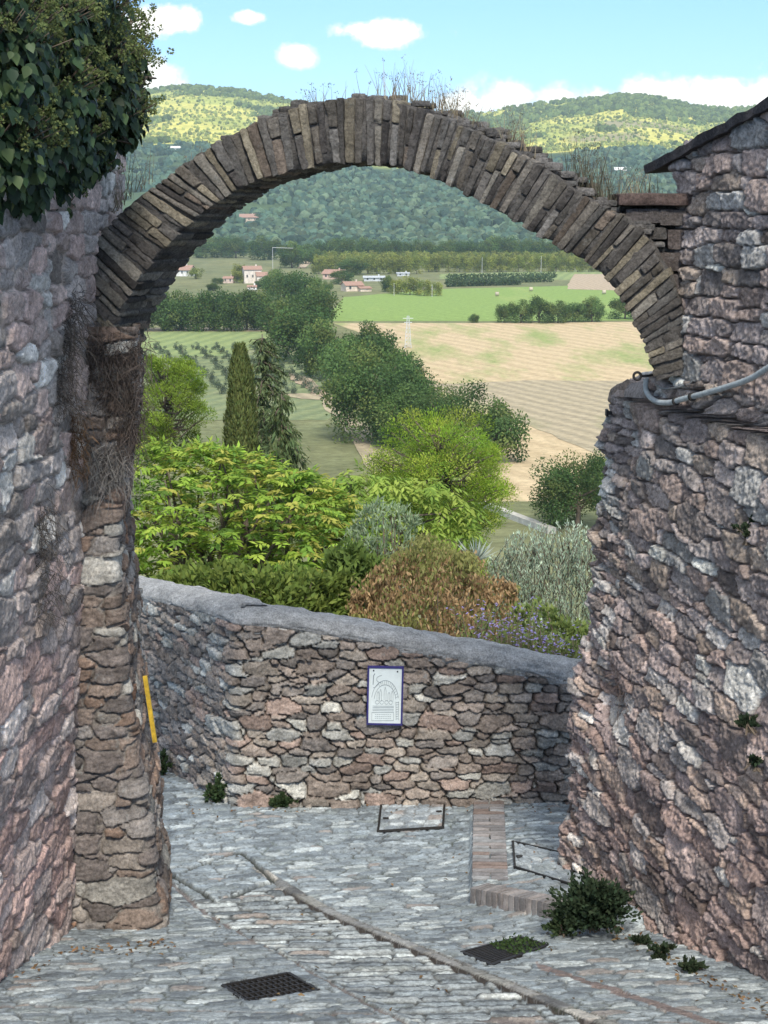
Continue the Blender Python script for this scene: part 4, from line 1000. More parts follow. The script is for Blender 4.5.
plant('cypress_tree', 'narrow columnar cypress standing left of centre', 'tree', np.array([pb[0], Yp, zb]), fol, mb)
# cedar: tiers of drooping boughs behind the cypress
r = rs(331); Yp = 61.; pb = P(263, 400, Yp); zb = float(T(pb[0], Yp)); H = EY(334) * Yp - zb; L = []; mb = MB()
mb.tube([[0, 0, -.2], [.05, 0, H * .6], [0, 0, H]], [.2, .12, .02], 7, (.12, .1, .08))
for k in range(120):
    t = r.rand() ** .8; z = H * (.30 + .69 * t); ln = 62 / F * Yp * (1 - t) ** .6 * r.uniform(.6, 1.1) + .25; a = r.rand() * 6.283
    d = np.array([math.cos(a), math.sin(a), 0]); s = np.linspace(0, 1, 7)[:, None]
    br = np.array([0, 0, z]) + d * ln * s + np.array([0, 0, 1]) * ln * (.22 * s - .62 * s ** 2)
    mb.tube(br, .035 * (1 - .8 * s[:, 0]) + .004, 5, (.11, .095, .08))
    n = int(20 + 42 * ln); u = r.rand(n); pos = np.stack([np.interp(u, s[:, 0], br[:, i]) for i in range(3)], 1) + r.normal(0, .09, (n, 3)) * [1, 1, .5]
    ax = d * .5 + r.normal(0, .5, (n, 3)) + [0, 0, -.7]
    L.append(leaves(pos, ax, np.array([0, 0, 1.]) + r.normal(0, .4, (n, 3)), .28 * r.uniform(.6, 1.3, n), .07, jcol((.14, .18, .08), n, r, .35)))
plant('cedar_tree', 'loose cedar with drooping boughs just behind the cypress', 'tree', np.array([pb[0], Yp, zb]), cat_f(L), mb)
r = rs(335); Yp = 52.; pb = P(282, 440, Yp); zb = float(T(pb[0], Yp)); H = EY(394) * Yp - zb; L = []; mb = MB()
mb.tube([[0, 0, -.2], [0, 0, H]], [.15, .02], 7, (.12, .1, .08))
for k in range(90):
    t = r.rand(); z = H * (.35 + .64 * t); ln = 36 / F * Yp * (1 - t) ** .5 * r.uniform(.5, 1.1) + .2; a = r.rand() * 6.283
    d = np.array([math.cos(a), math.sin(a), 0]); s = np.linspace(0, 1, 6)[:, None]; br = np.array([0, 0, z]) + d * ln * s + np.array([0, 0, 1]) * ln * (.3 * s - 1.0 * s ** 2)
    mb.tube(br, .03 * (1 - .8 * s[:, 0]) + .004, 5, (.11, .095, .08)); n = int(30 + 50 * ln); u = r.rand(n)
    pos = np.stack([np.interp(u, s[:, 0], br[:, i]) for i in range(3)], 1) + r.normal(0, .1, (n, 3))
    L.append(leaves(pos, d * .3 + r.normal(0, .4, (n, 3)) + [0, 0, -1], d + r.normal(0, .4, (n, 3)), .3 * r.uniform(.6, 1.3, n), .08, jcol((.12, .16, .065), n, r, .4)))
plant('cedar_tree', 'shorter weeping conifer at the right foot of the cypress', 'tree', np.array([pb[0], Yp, zb]), cat_f(L), mb)

# shrubs behind the parapet
def shrub(name, label, outline, Yc, dY, ybot, n, seed, cols, ll, lw, mode, cat='shrub', group=None, split=None):
    r = rs(seed); px0 = np.mean([o_[0] for o_ in outline]); z = float(T(P(px0, ybot, Yc)[0], Yc)) - .05; B = np.array([P(px0, ybot, Yc)[0], Yc, z])
    at = dome(n, r, outline, Yc, dY, ybot); at = at + .30 * np.stack([fbm3(at[:, 0] * 5, at[:, 1] * 5, at[:, 2] * 5, seed + k_) - .5 for k_ in range(3)], 1) * [1.6, 1, 1.8] + r.normal(0, .035, at.shape) * (r.rand(n, 1) < .3)
    dr = at - B - [0, 0, .6]; dr /= np.linalg.norm(dr, axis=1, keepdims=True)
    if mode == 'hang': ax = r.normal(0, .4, (n, 3)) + [0, 0, -1]; nm = np.array([0, -1, .3]) + r.normal(0, .7, (n, 3))
    elif mode == 'up': ax = dr * .6 + [0, 0, 1.0] + r.normal(0, .25, (n, 3)); nm = dr + r.normal(0, .6, (n, 3))
    else: ax = dr + r.normal(0, .6, (n, 3)); nm = np.array([0, -.3, 1]) + r.normal(0, .5, (n, 3))
    cl = fbm3(at[:, 0] * 4, at[:, 1] * 4, at[:, 2] * 4, seed)
    c = np.array(cols)[r.randint(len(cols), size=n)]
    if split is not None: c = np.where((split(at, r, cl))[:, None], np.array(cols[-1]) * (1 + 0 * c), np.array(cols)[r.randint(len(cols) - 1, size=n)])
    c = c * (.7 + .6 * cl)[:, None] * r.uniform(.75, 1.25, (n, 1))
    v, q, cc = leaves(at, ax, nm, ll * r.uniform(.6, 1.35, n), lw * r.uniform(.8, 1.2, n), c)
    mb = MB()
    for k in range(16):
        tip = at[r.randint(n)] - B; mb.tube([[r.normal(0, .06), r.normal(0, .06), 0], tip * [.4, .4, .5] + r.normal(0, .05, 3), tip], [.025, .018, .005], 5, (.12, .095, .075))
    return plant(name, label, cat, B, (v - B, q, cc), mb, group, part='foliage', stem='stem')
shrub('dry_shrub', 'rusty brown half-dead shrub behind the middle of the parapet', [(352, 612), (362, 582), (380, 560), (402, 546), (430, 540), (458, 546), (480, 562), (498, 586), (512, 612)], 16.2, .9, 650, 15000, 341,
      [(.36, .23, .12), (.43, .29, .15), (.28, .18, .09), (.50, .35, .19), (.26, .26, .09)], .055, .022, 'hang', split=lambda a, r, cl: (r.rand(len(a)) < ss(-3.75, -3.35, a[:, 2]) * .85 + .12) | (cl > .58))
# silvery shrub: many upright shoots with narrow grey leaves
r = rs(351); Yc = 19.5; B = np.array([P(560, 600, Yc)[0], Yc, float(T(0, Yc)) - .05]); L = []; mb = MB()
tips = dome(820, r, [(488, 560), (505, 540), (525, 526), (550, 524), (575, 522), (595, 530), (615, 545), (640, 560)], Yc, 1.0, 640)
for tp in tips:
    d = np.array([r.normal(0, .34), r.normal(0, .3), 1.0]); d /= np.linalg.norm(d); ln = r.uniform(.3, .55); n = 24
    u = r.rand(n, 1); pos = tp - d * ln * u; ph = r.rand(n) * 6.283; ou = np.stack([np.cos(ph), np.sin(ph), 0 * ph], 1)
    L.append(leaves(pos, ou * .55 + d * .8, d + ou * -.4, .062 * r.uniform(.7, 1.2, n), .015, jcol((.52, .62, .46), n, r, .3, .05) * r.uniform(.75, 1.15)))
    mb.tube([tp - d * ln - B, tp - B], [.006, .003], 4, (.2, .2, .15))
fol = cat_f(L); plant('silvery_shrub', 'silvery grey-green shrub of upright shoots beside the right wall', 'shrub', B, (fol[0] - B, fol[1], fol[2]), mb, part='foliage', stem='stem')
shrub('green_shrub', 'low dark green undergrowth shrub behind the parapet under the broad tree', [(150, 590), (190, 570), (230, 566), (270, 572), (310, 576), (350, 590)], 16.5, .7, 620, 6500, 342, [(.15, .21, .045), (.19, .24, .055), (.12, .17, .04)], .09, .045, 'r')
shrub('green_shrub', 'mid green leafy shrub between the silvery shrub and the parapet', [(520, 612), (545, 618), (570, 628), (600, 640), (630, 650)], 14.6, .5, 670, 3200, 343, [(.20, .27, .08), (.25, .31, .09)], .06, .028, 'r')
shrub('silver_bush', 'small pale silver bush between the walnut and the brown shrub', [(352, 530), (366, 512), (384, 503), (402, 510), (415, 528)], 19, .4, 560, 1300, 344, [(.33, .41, .25), (.26, .34, .19)], .09, .02, 'r')
shrub('green_shrub', 'dark green shrub filling the gap left of the brown shrub', [(318, 585), (330, 556), (348, 545), (366, 556), (380, 580)], 17.6, .5, 620, 2600, 345, [(.13, .19, .045), (.10, .15, .04)], .10, .05, 'r')
# spiky silver plant
r = rs(361); B = P(476, 562, 17.5); n = 46; d = sph(n, r); d[:, 2] = np.abs(d[:, 2]) + .5; d /= np.linalg.norm(d, axis=1, keepdims=True)
v, q, c = leaves(np.zeros((n, 3)), d, sph(n, r), .33 * r.uniform(.7, 1.1, n), .022, jcol((.34, .38, .32), n, r, .2, .03)); o = obj('spiky_plant', mesh_np('spiky_plant', v, q, M_leaf, c), None, B)
tag(o, 'spiky silver rosette plant above the brown shrub', 'plant')
mb = MB(); mb.tube([[0, 0, -1.6], [0, 0, 0.02]], [.03, .02], 6, (.2, .19, .15)); mb.obj('stem', M_bark, o)
# violet asters
gA = 'violet asters along the parapet'
lab_a = ['violet aster clump nearest the right wall', 'violet aster clump leaning against the brown shrub', 'tallest violet aster clump below the silvery shrub', 'violet aster clump low behind the coping', 'pale violet aster clump right of centre', 'sparse violet aster in front of the brown shrub']
for k, (px, py, Yc, w_) in enumerate(((566, 648, 13.6, 36), (486, 612, 14.4, 34), (512, 612, 14.0, 36), (528, 634, 13.5, 30), (545, 640, 13.9, 34), (500, 634, 13.4, 30))):
    r = rs(370 + k); top = P(px, py, Yc); B = np.array([top[0], Yc, float(T(0, Yc)) - .02]); H = top[2] - B[2]; L = []; mb = MB(); fl_ = []
    for s_ in range(34):
        tip = np.array([r.normal(0, w_ / F * Yc * .42), r.normal(0, .15), H * r.uniform(.82, 1.06)]); m_ = tip * [.3, .3, .55]
        mb.tube([[r.normal(0, .03), r.normal(0, .03), 0], m_, tip], [.006, .005, .003], 4, (.10, .13, .05))
        n = 20; u = r.rand(n, 1) * .8 + .2; pos = m_ + (tip - m_) * u; L.append(leaves(pos, sph(n, r) + [0, 0, .5], sph(n, r) + [0, 0, .6], .06, .018, jcol((.15, .19, .06), n, r)))
        for g in range(2):
            fc = tip + r.normal(0, .035, 3); m = 9; a = np.arange(m) * 6.283 / m; tl = r.normal(0, .35, 2)
            ax = np.stack([np.cos(a), np.sin(a), np.cos(a) * tl[0] + np.sin(a) * tl[1] + .2], 1)
            fl_.append(leaves(np.tile(fc, (m, 1)), ax, np.tile([tl[0], tl[1], 1.], (m, 1)), .019, .008, jcol((.36, .31, .62), m, r, .2, .1)))
    e = plant('aster_plant', lab_a[k], 'flower', B, cat_f(L), mb, gA, part='leaves', stem='stem'); f_ = cat_f(fl_); obj('blossoms', mesh_np('blossoms', f_[0], f_[1], M_leaf, f_[2]), e)
# dark oak by the right wall, lower meadow trees
for (px, yb, yt, w_, Yc, lab, kind) in ((577, 528, 454, 86, 120, 'dark oak close to the right wall above the silvery shrub', 'big_oak'), (598, 500, 458, 44, 128, 'smaller dark oak touching the edge of the right wall', 'oak')):
    p = TP(px, yb); tree(kind, 'oak_tree', px, yb, yt, w_, lab, None, p)
# pale lane wall on the slope
a, b = TP(428, 484), TP(552, 534); mb = MB(); m_ = 10
for i in range(m_):
    p0, p1 = a + (b - a) * i / m_, a + (b - a) * (i + 1) / m_; mb.bar([p0[0], p0[1], float(T(p0[0], p0[1])) + .3], [p1[0], p1[1], float(T(p1[0], p1[1])) + .3], 1.2, 1.0, (.46, .44, .38))
o = mb.obj('lane_wall', M_paint); tag(o, 'pale low wall edging the lane on the slope beyond the bright pine', 'wall')

# ------------------------------------------------------------------ ivy
def ivy(name, lab, blobs, n, seed, nfl):
    r = rs(seed); bl = np.array(blobs); w = bl[:, 3] ** 2; k = r.choice(len(bl), n, p=w / w.sum()); d = sph(n, r)
    pos = bl[k, :3] + d * bl[k, 3:4] * np.array([1, 1, 1.0]) * r.uniform(.72, 1.06, (n, 1)); B = np.array([-2.0, 8.3, .2])
    ax = np.array([0, -.1, -1.0]) + d * .55 + r.normal(0, .35, (n, 3)); nm = d + np.array([.25, -.5, .35]) + r.normal(0, .35, (n, 3))
    kp = (fbm3(pos[:, 0] * 7, pos[:, 1] * 7, pos[:, 2] * 7, seed) > .43) | (np.linalg.norm(pos - bl[k, :3], axis=1) < bl[k, 3] * .86); pos, d, ax, nm, k = pos[kp], d[kp], ax[kp], nm[kp], k[kp]; n = len(pos)
    ln = r.uniform(.032, .072, n); c = np.array([(.026, .056, .024), (.036, .072, .028), (.02, .042, .02), (.055, .095, .036), (.075, .115, .04)])[r.randint(5, size=n)] * r.uniform(.7, 1.3, (n, 1))
    e = thing(name, lab, 'climbing plant', tuple(B)); v, q, cc = leaves(pos, ax, nm, ln, ln * .82, c, .12, 'ovate'); obj('leaves', mesh_np('leaves', v - B, q, M_leafdark, cc), e)
    mb = MB(); fl_ = []
    for i in range(nfl):
        kk = r.choice(len(bl), p=w / w.sum()); dd = sph(1, r)[0]; dd[2] = abs(dd[2]) * .9 + .1; dd[1] -= .35; dd[0] += .3; dd /= np.linalg.norm(dd); b0 = bl[kk, :3] + dd * bl[kk, 3] * .92; tip = b0 + dd * r.uniform(.05, .13) + [0, 0, .03]
        mb.tube([b0, (b0 + tip) / 2, tip], [.004, .003, .002], 4, (.10, .13, .06))
        for u in range(r.randint(1, 4)):
            cc_ = tip + r.normal(0, .03, 3); m = 20; a = sph(m, r); fl_.append(leaves(np.tile(cc_, (m, 1)) + a * .008, a, sph(m, r), .016, .010, jcol((.19, .23, .085), m, r, .3)))
    for i in range(30):
        kk = r.randint(len(bl)); p0 = bl[kk, :3] + r.normal(0, .05, 3); p1 = p0 + sph(1, r)[0] * bl[kk, 3]; mb.tube([p0, (p0 + p1) / 2 + r.normal(0, .04, 3), p1], [.012, .01, .005], 5, (.09, .075, .06))
    v = np.vstack(mb.v) - B; o = obj('stems', mesh_np('stems', v, [np.vstack(mb.q), np.vstack(mb.t)], M_bark, np.vstack(mb.c)), e)
    f_ = cat_f(fl_); obj('flower_umbels', mesh_np('flower_umbels', f_[0] - B, f_[1], M_leaf, f_[2]), e)
bl = []
for px, py, Yc, rp in ((10, 30, 8.2, 70), (60, 20, 8.6, 62), (86, 35, 8.7, 42), (104, 75, 8.7, 38), (70, 80, 8.3, 62), (20, 100, 8.0, 70), (85, 125, 8.5, 42), (115, 120, 8.7, 24), (50, 150, 8.2, 45), (10, 165, 8.0, 42), (75, 165, 8.5, 22), (-30, 60, 7.8, 80), (-20, 150, 7.6, 60), (40, -30, 8.5, 70), (75, -20, 8.7, 40), (25, 190, 8.2, 22), (98, 60, 8.8, 40), (-60, 0, 7.5, 90), (52, 188, 8.4, 14), (92, 168, 8.5, 12), (126, 132, 8.6, 9), (140, 96, 8.7, 9), (132, 62, 8.7, 11), (8, 195, 7.5, 16), (30, 208, 8.0, 9), (118, 118, 8.6, 26), (66, 205, 8.3, 7)):
    p = P(px, py, Yc); _u = np.linspace(6.9, 9.2, 60); _w = 384 + F * (-1.63 - .075 * (8.78 - _u)) / _u; Yc = min(Yc, float(np.interp(px, _w, _u)) - .05) if px < 75 else Yc; p = P(px, py, Yc); bl.append((*p, rp / F * Yc))
ivy('ivy', 'dark flowering ivy mass spilling over the top of the left wall', bl, 18500, 401, 1100)

def wallpt(px, py, off=.04):
    """point on the right wall's face seen at a pixel, pushed off towards the street"""
    d = ray(px, py); cxx = 1.0
    for _ in range(12):
        z_ = d[2] / d[1] * 9.2; cxx = float(np.interp(P(700, py, 9.2)[2], rz, rx))
        nrm = np.array([*nrR, 0]); t = (cxx * nrm[0] + YR * nrm[1]) / (d[:2] @ nrm[:2])
    return d * t + np.array([-nrR[0], -nrR[1], 0]) * off
# ------------------------------------------------------------------ dried creepers, grass tufts, weeds
def strands(p, d, ln, wid, droop, r, col, ns=4, curl=.25):
    n = len(p); d = d / np.linalg.norm(d, axis=1, keepdims=True); s = np.linspace(0, 1, ns + 1)
    sd = np.cross(d, sph(n, r)); sd /= np.linalg.norm(sd, axis=1, keepdims=True) + 1e-9; cv = sph(n, r) * curl
    V = []
    for k, t in enumerate(s):
        c = p + d * (ln * t)[:, None] + (np.array([0, 0, -1]) * droop + cv) * (ln * t * t)[:, None]; h = sd * (wid * (1 - .8 * t))
        V += [c - h, c + h]
    v = np.stack(V, 1); m = 2 * (ns + 1); o = np.arange(n)[:, None] * m
    q = np.vstack([o + np.array([[2 * k, 2 * k + 1, 2 * k + 3, 2 * k + 2]]) for k in range(ns)])
    return v.reshape(-1, 3), [q], np.repeat(col, m, 0)
def creeper(lab, pts, n, seed, ln, col, spread=.05, outd=(0, -1, 0), droop=.5, group='dried creepers hanging on the left masonry', wid=.0022):
    r = rs(seed); pts = np.array(pts); k = r.randint(len(pts), size=n); p = pts[k] + r.normal(0, spread, (n, 3)) * [1, .35, 1.3]
    d = np.array(outd) * .35 + r.normal(0, .7, (n, 3)) + [0, 0, -.3]
    v, q, c = strands(p, d, ln * r.uniform(.4, 1.2, n), wid, droop, r, jcol(col, n, r, .45, .05), 4, .5); B = pts.mean(0)
    o = obj('dry_creeper', mesh_np('dry_creeper', v - B, q, M_dry, c), None, B); return tag(o, lab, 'dried plant', group)
br = (.10, .085, .075)
creeper('thick grey-brown dried creeper round the arch springing on the left pier', [P(x_, y_, 8.72) for x_, y_ in ((90, 350), (105, 345), (118, 360), (134, 375), (112, 375), (138, 350), (136, 400), (132, 425), (128, 400), (122, 425), (95, 370), (108, 395), (130, 440))], 3000, 501, .085, (.085, .07, .062), .045)
creeper('long dark dried creeper streak hanging on the left wall face', [np.array([np.interp(P(0, y_, 8.2)[2], lz, lx) + .03, 8.15 + r_, P(0, y_, 8.2)[2]]) for y_, r_ in ((310, .15), (330, .1), (350, .05), (375, -.02), (395, -.05))], 900, 502, .10, (.10, .088, .078), .045, (1, -.3, 0), .6)
creeper('pale grey dried tuft low on the left pier above the brown stones', [P(x_, y_, 8.72) for x_, y_ in ((88, 455), (100, 465), (112, 460), (122, 468), (96, 485))], 900, 503, .12, (.25, .235, .22), .045)
creeper('dark dried creeper at the left edge of the photo, halfway up the wall', [np.array([np.interp(P(0, y_, 7.9)[2], lz, lx) + .0, 7.85, P(5, y_, 7.9)[2]]) for y_ in (520, 545, 575, 600)], 500, 504, .10, (.09, .08, .072), .05, (1, -.3, 0), .6)
creeper('rusty dead moss patch below the long creeper streak', [np.array([np.interp(P(0, y_, 8.4)[2], lz, lx) + .02, 8.45, P(0, y_, 8.4)[2]]) for y_ in (420, 440, 462)], 700, 505, .07, (.17, .105, .06), .045, (1, -.3, 0), .8)
creeper('dusty brown dried tuft in the hollow low on the right wall', [wallpt(628, 690, -.02), wallpt(636, 700, -.02), wallpt(622, 682, -.02)], 260, 506, .07, (.13, .10, .085), .05, (-.9, -.3, 0), .8, None)
gT = 'dry grass tufts on top of the arch'
labs = ['short dry stalks on the arch just right of the ivy', 'tiny dry tuft low on the left arch haunch', 'few dry stalks on the left arch shoulder', 'thin dry tuft just left of the arch crown', 'tallest dry stalks at the arch crown', 'dry tuft right of the arch crown', 'fanned dry tuft on the right arch shoulder', 'small dry tuft on the right arch shoulder, by the fanned one', 'dense dry bush on the right haunch', 'curved dry stalks on the red capstone']
for k, (px, n, H_, up) in enumerate(((118, 60, .34, 40), (208, 12, .09, 0), (220, 10, .11, 0), (312, 46, .12, 0), (410, 110, .21, 0), (445, 70, .16, 0), (462, 50, .14, 0), (518, 70, .2, 0), (595, 190, .30, 0), (640, 60, .16, 0))):
    r = rs(520 + k)
    B = arch_top(px) if px < 600 else P(px, 196 if px > 620 else 192, 9.45); B = B - [0, 0, .02]
    if k == 0: B = P(122, 205, 9.35)
    w_ = {8: .09, 0: .09, 4: .12}.get(k, .07)
    p = np.stack([r.normal(0, w_, n), r.normal(0, .06, n), 0 * np.arange(n)], 1); d = r.normal(0, .22, (n, 3)) + [0, 0, 1]
    if 100 < px < 600: p[:, 2] += np.array([(arch_top(px + q_ * 150)[2] - arch_top(px)[2]) for q_ in p[:, 0]])
    cb_ = (.22, .19, .13) if k != 8 else (.12, .11, .08)
    v, q, c = strands(p, d, H_ * r.uniform(.35, 1.25, n), .0026, .08, r, jcol(cb_, n, r, .4), 4, .13)
    # seed heads
    ii = r.choice(n, max(3, n // 3), replace=False); tips = v.reshape(n, -1, 3)[ii, -1]; m = 6; tp = np.repeat(tips, m, 0) + r.normal(0, .009, (len(tips) * m, 3))
    l2 = leaves(tp, sph(len(tp), r) + [0, 0, 1.], sph(len(tp), r), .014, .005, jcol(np.array(cb_) * .8, len(tp), r))
    f_ = cat_f([(v, q, c), l2]); o = obj('dry_grass', mesh_np('dry_grass', f_[0], f_[1], M_dry, f_[2]), None, B); tag(o, labs[k], 'dry grass', gT)
def weed(name, lab, B, w_, h_, n, seed, col, ll=.03, cat='weed', group=None, dY=.6):
    r = rs(seed); ns = max(9, n // 40); sd_ = sph(ns, r); sd_[:, 2] = np.abs(sd_[:, 2]) * .9 + .12; tipw = sd_ * np.array([w_, w_ * dY, h_]) * r.uniform(.55, 1.2, (ns, 1))
    k = r.randint(ns, size=n); u = r.rand(n, 1) ** .7; pos = tipw[k] * u * np.array([1, 1, 1.]) + np.array([0, 0, .18 * h_]) * np.sin(u * 3.1) + r.normal(0, .07 * w_, (n, 3)); pos[:, 2] = np.abs(pos[:, 2]); d = sd_[k]
    e = thing(name, lab, cat, tuple(B), 0, group); v, q, c = leaves(pos, d + r.normal(0, .5, (n, 3)) + [0, 0, .3], d + [0, -.2, .6] + r.normal(0, .4, (n, 3)), ll * r.uniform(.6, 1.3, n), ll * .62, jcol(col, n, r, .4), .15, 'quad')
    obj('leaves', mesh_np('leaves', v, q, M_leaf, c), e); mb = MB()
    for k in range(14): t = pos[r.randint(n)]; mb.tube([[r.normal(0, .02), r.normal(0, .02), -.02], t * [.5, .5, .6], t], [.005, .004, .002], 4, (.09, .09, .05))
    mb.obj('stems', M_bark, e)
gp = lambda px, py: GP(px, py)
dk = (.045, .065, .035)
b = gp(590, 940); weed('wall_bush', 'dark leafy bush at the foot of the right wall beside the drain', b + [.03, .12, .02], .24, .29, 4400, 601, (.04, .062, .034), .034, 'bush')
b = gp(563, 938); weed('wall_bush', 'low trailing sprig at the left side of the dark wall bush', b + [0, .05, 0], .12, .12, 700, 602, (.05, .075, .035), .03, 'bush')
for k, (px, py, w_, h_, lab) in enumerate(((662, 962, .09, .07, 'small green weed between the wall bush and the frame edge'), (640, 948, .06, .05, 'tiny weed just right of the dark wall bush'), (690, 975, .07, .05, 'flat weed at the wall foot in the lower right'))):
    weed('weed', lab, gp(px, py) + [0, .05, 0], w_, h_, 420, 610 + k, dk, .026, group='weeds at the foot of the right wall')
for k, (px, py, Yc, w_, h_, lab, n) in enumerate(((217, 806, 12.2, .10, .22, 'leafy weed at the parapet foot just left of its corner', 900), (163, 778, 13.1, .09, .2, 'dark weed at the parapet foot beside the left pier', 600), (282, 808, 12.04, .11, .1, 'low weed under the parapet corner stones', 600))):
    p = P(px, py, Yc); p[2] = SZ(p[0], p[1]); weed('weed', lab, p, w_, h_, n, 620 + k, (.05, .08, .035), .04, group='weeds at the foot of the parapet')
for k, (px, py, Yc, w_, h_, lab) in enumerate(((757, 728, 7.85, .05, .07, 'upper green sprig growing from the right wall face at the frame edge'), (762, 765, 7.8, .05, .06, 'lower green sprig growing from the right wall face at the frame edge'), (757, 540, 7.85, .07, .1, 'dark sprig rooted in a joint of the right wall, halfway up'))):
    weed('wall_sprig', lab, wallpt(px, py, .05), w_, h_, 260, 640 + k, (.04, .06, .033), .028, group='sprigs growing on the right wall')

# ------------------------------------------------------------------ conduit, cable, ring, spike
def spl(pts, n=60):
    pts = np.array(pts); return cr(pts, np.linspace(0, len(pts) - 1.001, n))
con = spl([wallpt(662, 379, .10), wallpt(664, 391, .11), wallpt(674, 400, .12), wallpt(688, 402, .12), wallpt(703, 398, .115), wallpt(730, 391, .115), wallpt(768, 379, .115), wallpt(800, 362, .115), wallpt(860, 345, .115), wallpt(950, 325, .115), wallpt(1080, 300, .10)], 240)
e = thing('conduit', 'pale grey corrugated conduit looping across the right wall', 'pipe', tuple(con[40])); mb = MB()
rad = .016 * (1 + .06 * np.sin(np.arange(240) * 2.2)); mb.tube(con - con[40], rad, 12, (.40, .44, .45)); mb.obj('tube', plain_mat('grey_plastic', (.36, .40, .41), .5, 0, .25, 30), e, None, True)
mb = MB()
for k in (84, 104): mb = MB(); mb.tube([con[k] - con[40] - (con[k + 1] - con[k]) * .6, con[k + 1] - con[40]], .024, 12, (.12, .13, .13)); mb.obj('clip', M_iron, e)
cab = spl([wallpt(656, 376, .05) + [-.02, -.05, 0], wallpt(664, 379, .09), wallpt(672, 384, .10), wallpt(680, 388, .10), wallpt(692, 387, .10), wallpt(703, 383, .08), wallpt(707, 374, .07), wallpt(712, 366, .05)], 90)
mb = MB(); mb.tube(cab - cab[30], .005, 7, (.2, .21, .21)); o = mb.obj('cable', plain_mat('old_cable', (.20, .21, .21), .6), None, cab[30], True); tag(o, 'thin old cable sagging above the conduit on the right wall', 'cable')
c = P(638, 376, 8.98); a = np.linspace(0, 6.283, 25)
ringp = np.stack([.016 + .021 * np.cos(a + math.pi) - .02, 0 * a, .021 * np.sin(a)], 1)
e = thing('eye_bolt', 'dark iron eye bolt sticking out from the arch foot on the right', 'bolt', tuple(c)); mb = MB(); mb.tube(ringp, .0075, 8, (.04, .038, .036)); mb.obj('ring', M_iron, e, None, True)
mb = MB(); mb.tube([[.016, 0, 0], [.06, .01, 0], [.16, .12, .004]], .0075, 8, (.04, .038, .036)); mb.obj('shank', M_iron, e, None, True)
c = P(608, 413, 9.75); mb = MB(); mb.box((-.01, -.012, -.01), (.12, .012, .012), (.04, .04, .04)); mb.box((-.014, -.03, -.018), (.0, .03, .022), (.04, .04, .04))
o = mb.obj('iron_spike', M_iron, None, c); tag(o, 'short rusty iron spike jutting from the far edge of the right wall', 'spike')
# yellow strip fixed to the far side of the left pier
a, b = P(145, 676, 9.45), P(155, 742, 9.45); mb = MB(); mb.bar(a - a, b - a, .026, .02, (.5, .34, .03), (0, 1, 0)); o = mb.obj('yellow_post', plain_mat('yellow_paint', (.52, .34, .03), .6, 0, .4), None, a)
tag(o, 'narrow yellow strip leaning out behind the left pier', 'post')

# ------------------------------------------------------------------ plaque on the parapet
YP = 12.03; tl, brr = P(367, 666, YP), P(403, 725, YP); pw, ph_ = (brr - tl)[0], -(brr - tl)[2]; pc = (tl + brr) / 2
e = thing('wall_plaque', 'white drawn plaque in a dark blue frame on the parapet wall', 'plaque', tuple(pc), 0)
e.rotation_euler = (R(1.5), R(1.2), 0)
mb = MB(); w2, h2 = pw / 2, ph_ / 2
for lo, hi in (((-w2, -.012, h2 - .014), (w2, .012, h2)), ((-w2, -.012, -h2), (w2, .012, -h2 + .014)), ((-w2, -.0115, -h2 + .014), (-w2 + .014, .0115, h2 - .014)), ((w2 - .014, -.0115, -h2 + .014), (w2, .0115, h2 - .014))): mb.box(lo, hi, (.03, .025, .13))
mb.obj('frame', plain_mat('blue_frame', (.03, .026, .14), .45), e)
mb = MB(); mb.box((-w2 + .014, -.004, -h2 + .014), (w2 - .014, .02, h2 - .014), (.62, .68, .67)); pan = mb.obj('panel', plain_mat('white_tile', (.62, .68, .68), .3, 0, .06), e)
mb = MB(); ink = (.12, .15, .17); S = lambda u, v: np.array([(u - .5) * (pw - .03), -.0055, (v - .5) * (ph_ - .03)])
def ln(pts, w=.0022):
    for p0, p1 in zip(pts[:-1], pts[1:]): mb.bar(S(*p0), S(*p1), w, .002, ink, (0, 1, 0))
def arcp(cx, cy, rx_, ry_, a0, a1, n=14): return [(cx + rx_ * math.cos(R(a)), cy + ry_ * math.sin(R(a))) for a in np.linspace(a0, a1, n)]
ln(arcp(.5, .40, .42, .38, 10, 170)); ln(arcp(.5, .40, .34, .30, 8, 172))
for a in np.linspace(14, 120, 13): ln([(.5 + .34 * math.cos(R(a)), .40 + .30 * math.sin(R(a))), (.5 + .42 * math.cos(R(a)), .40 + .38 * math.sin(R(a)))], .0016)
ln([(.92, .40), (.93, .06)]); ln([(.84, .40), (.86, .06)])
for v_ in np.linspace(.08, .38, 8): ln([(.85, v_), (.93, v_ + .01)], .0016)
for cx, cy, h_ in ((.28, .48, .10), (.36, .46, .16), (.5, .48, .18), (.62, .47, .1), (.72, .46, .13)): ln([(cx - .03, cy - .06), (cx - .03, cy + h_ * .6), (cx, cy + h_), (cx + .03, cy + h_ * .6), (cx + .03, cy - .06)], .0018)
for cx in (.26, .4, .55, .68): ln(arcp(cx, .38, .06, .035, 0, 330, 8), .0018)
for v_ in (.31, .285, .255, .225): ln([(.12, v_), (.78, v_ + .004)], .0018)
ln([(.1, .19), (.78, .20), (.78, .05), (.1, .04), (.1, .19)], .0018)
for i in range(3):
    v_ = .155 - i * .035; x0 = .2
    while x0 < .7: ln([(x0, v_), (x0 + .04, v_ + .004)], .002); x0 += .065
ln([(.12, .70), (.13, .86), (.17, .90)], .005); ln([(.12, .64), (.2, .66), (.3, .72)], .0018); ln(arcp(.42, .80, .2, .07, 100, 260, 8), .0018)
mb.obj('drawing', M_col, pan)
mb = MB()
for u, v_ in ((.13, .955), (.87, .945)): mb.tube([S(u, v_) + [0, .003, 0], S(u, v_) + [0, -.004, 0]], .006, 10, (.05, .05, .05))
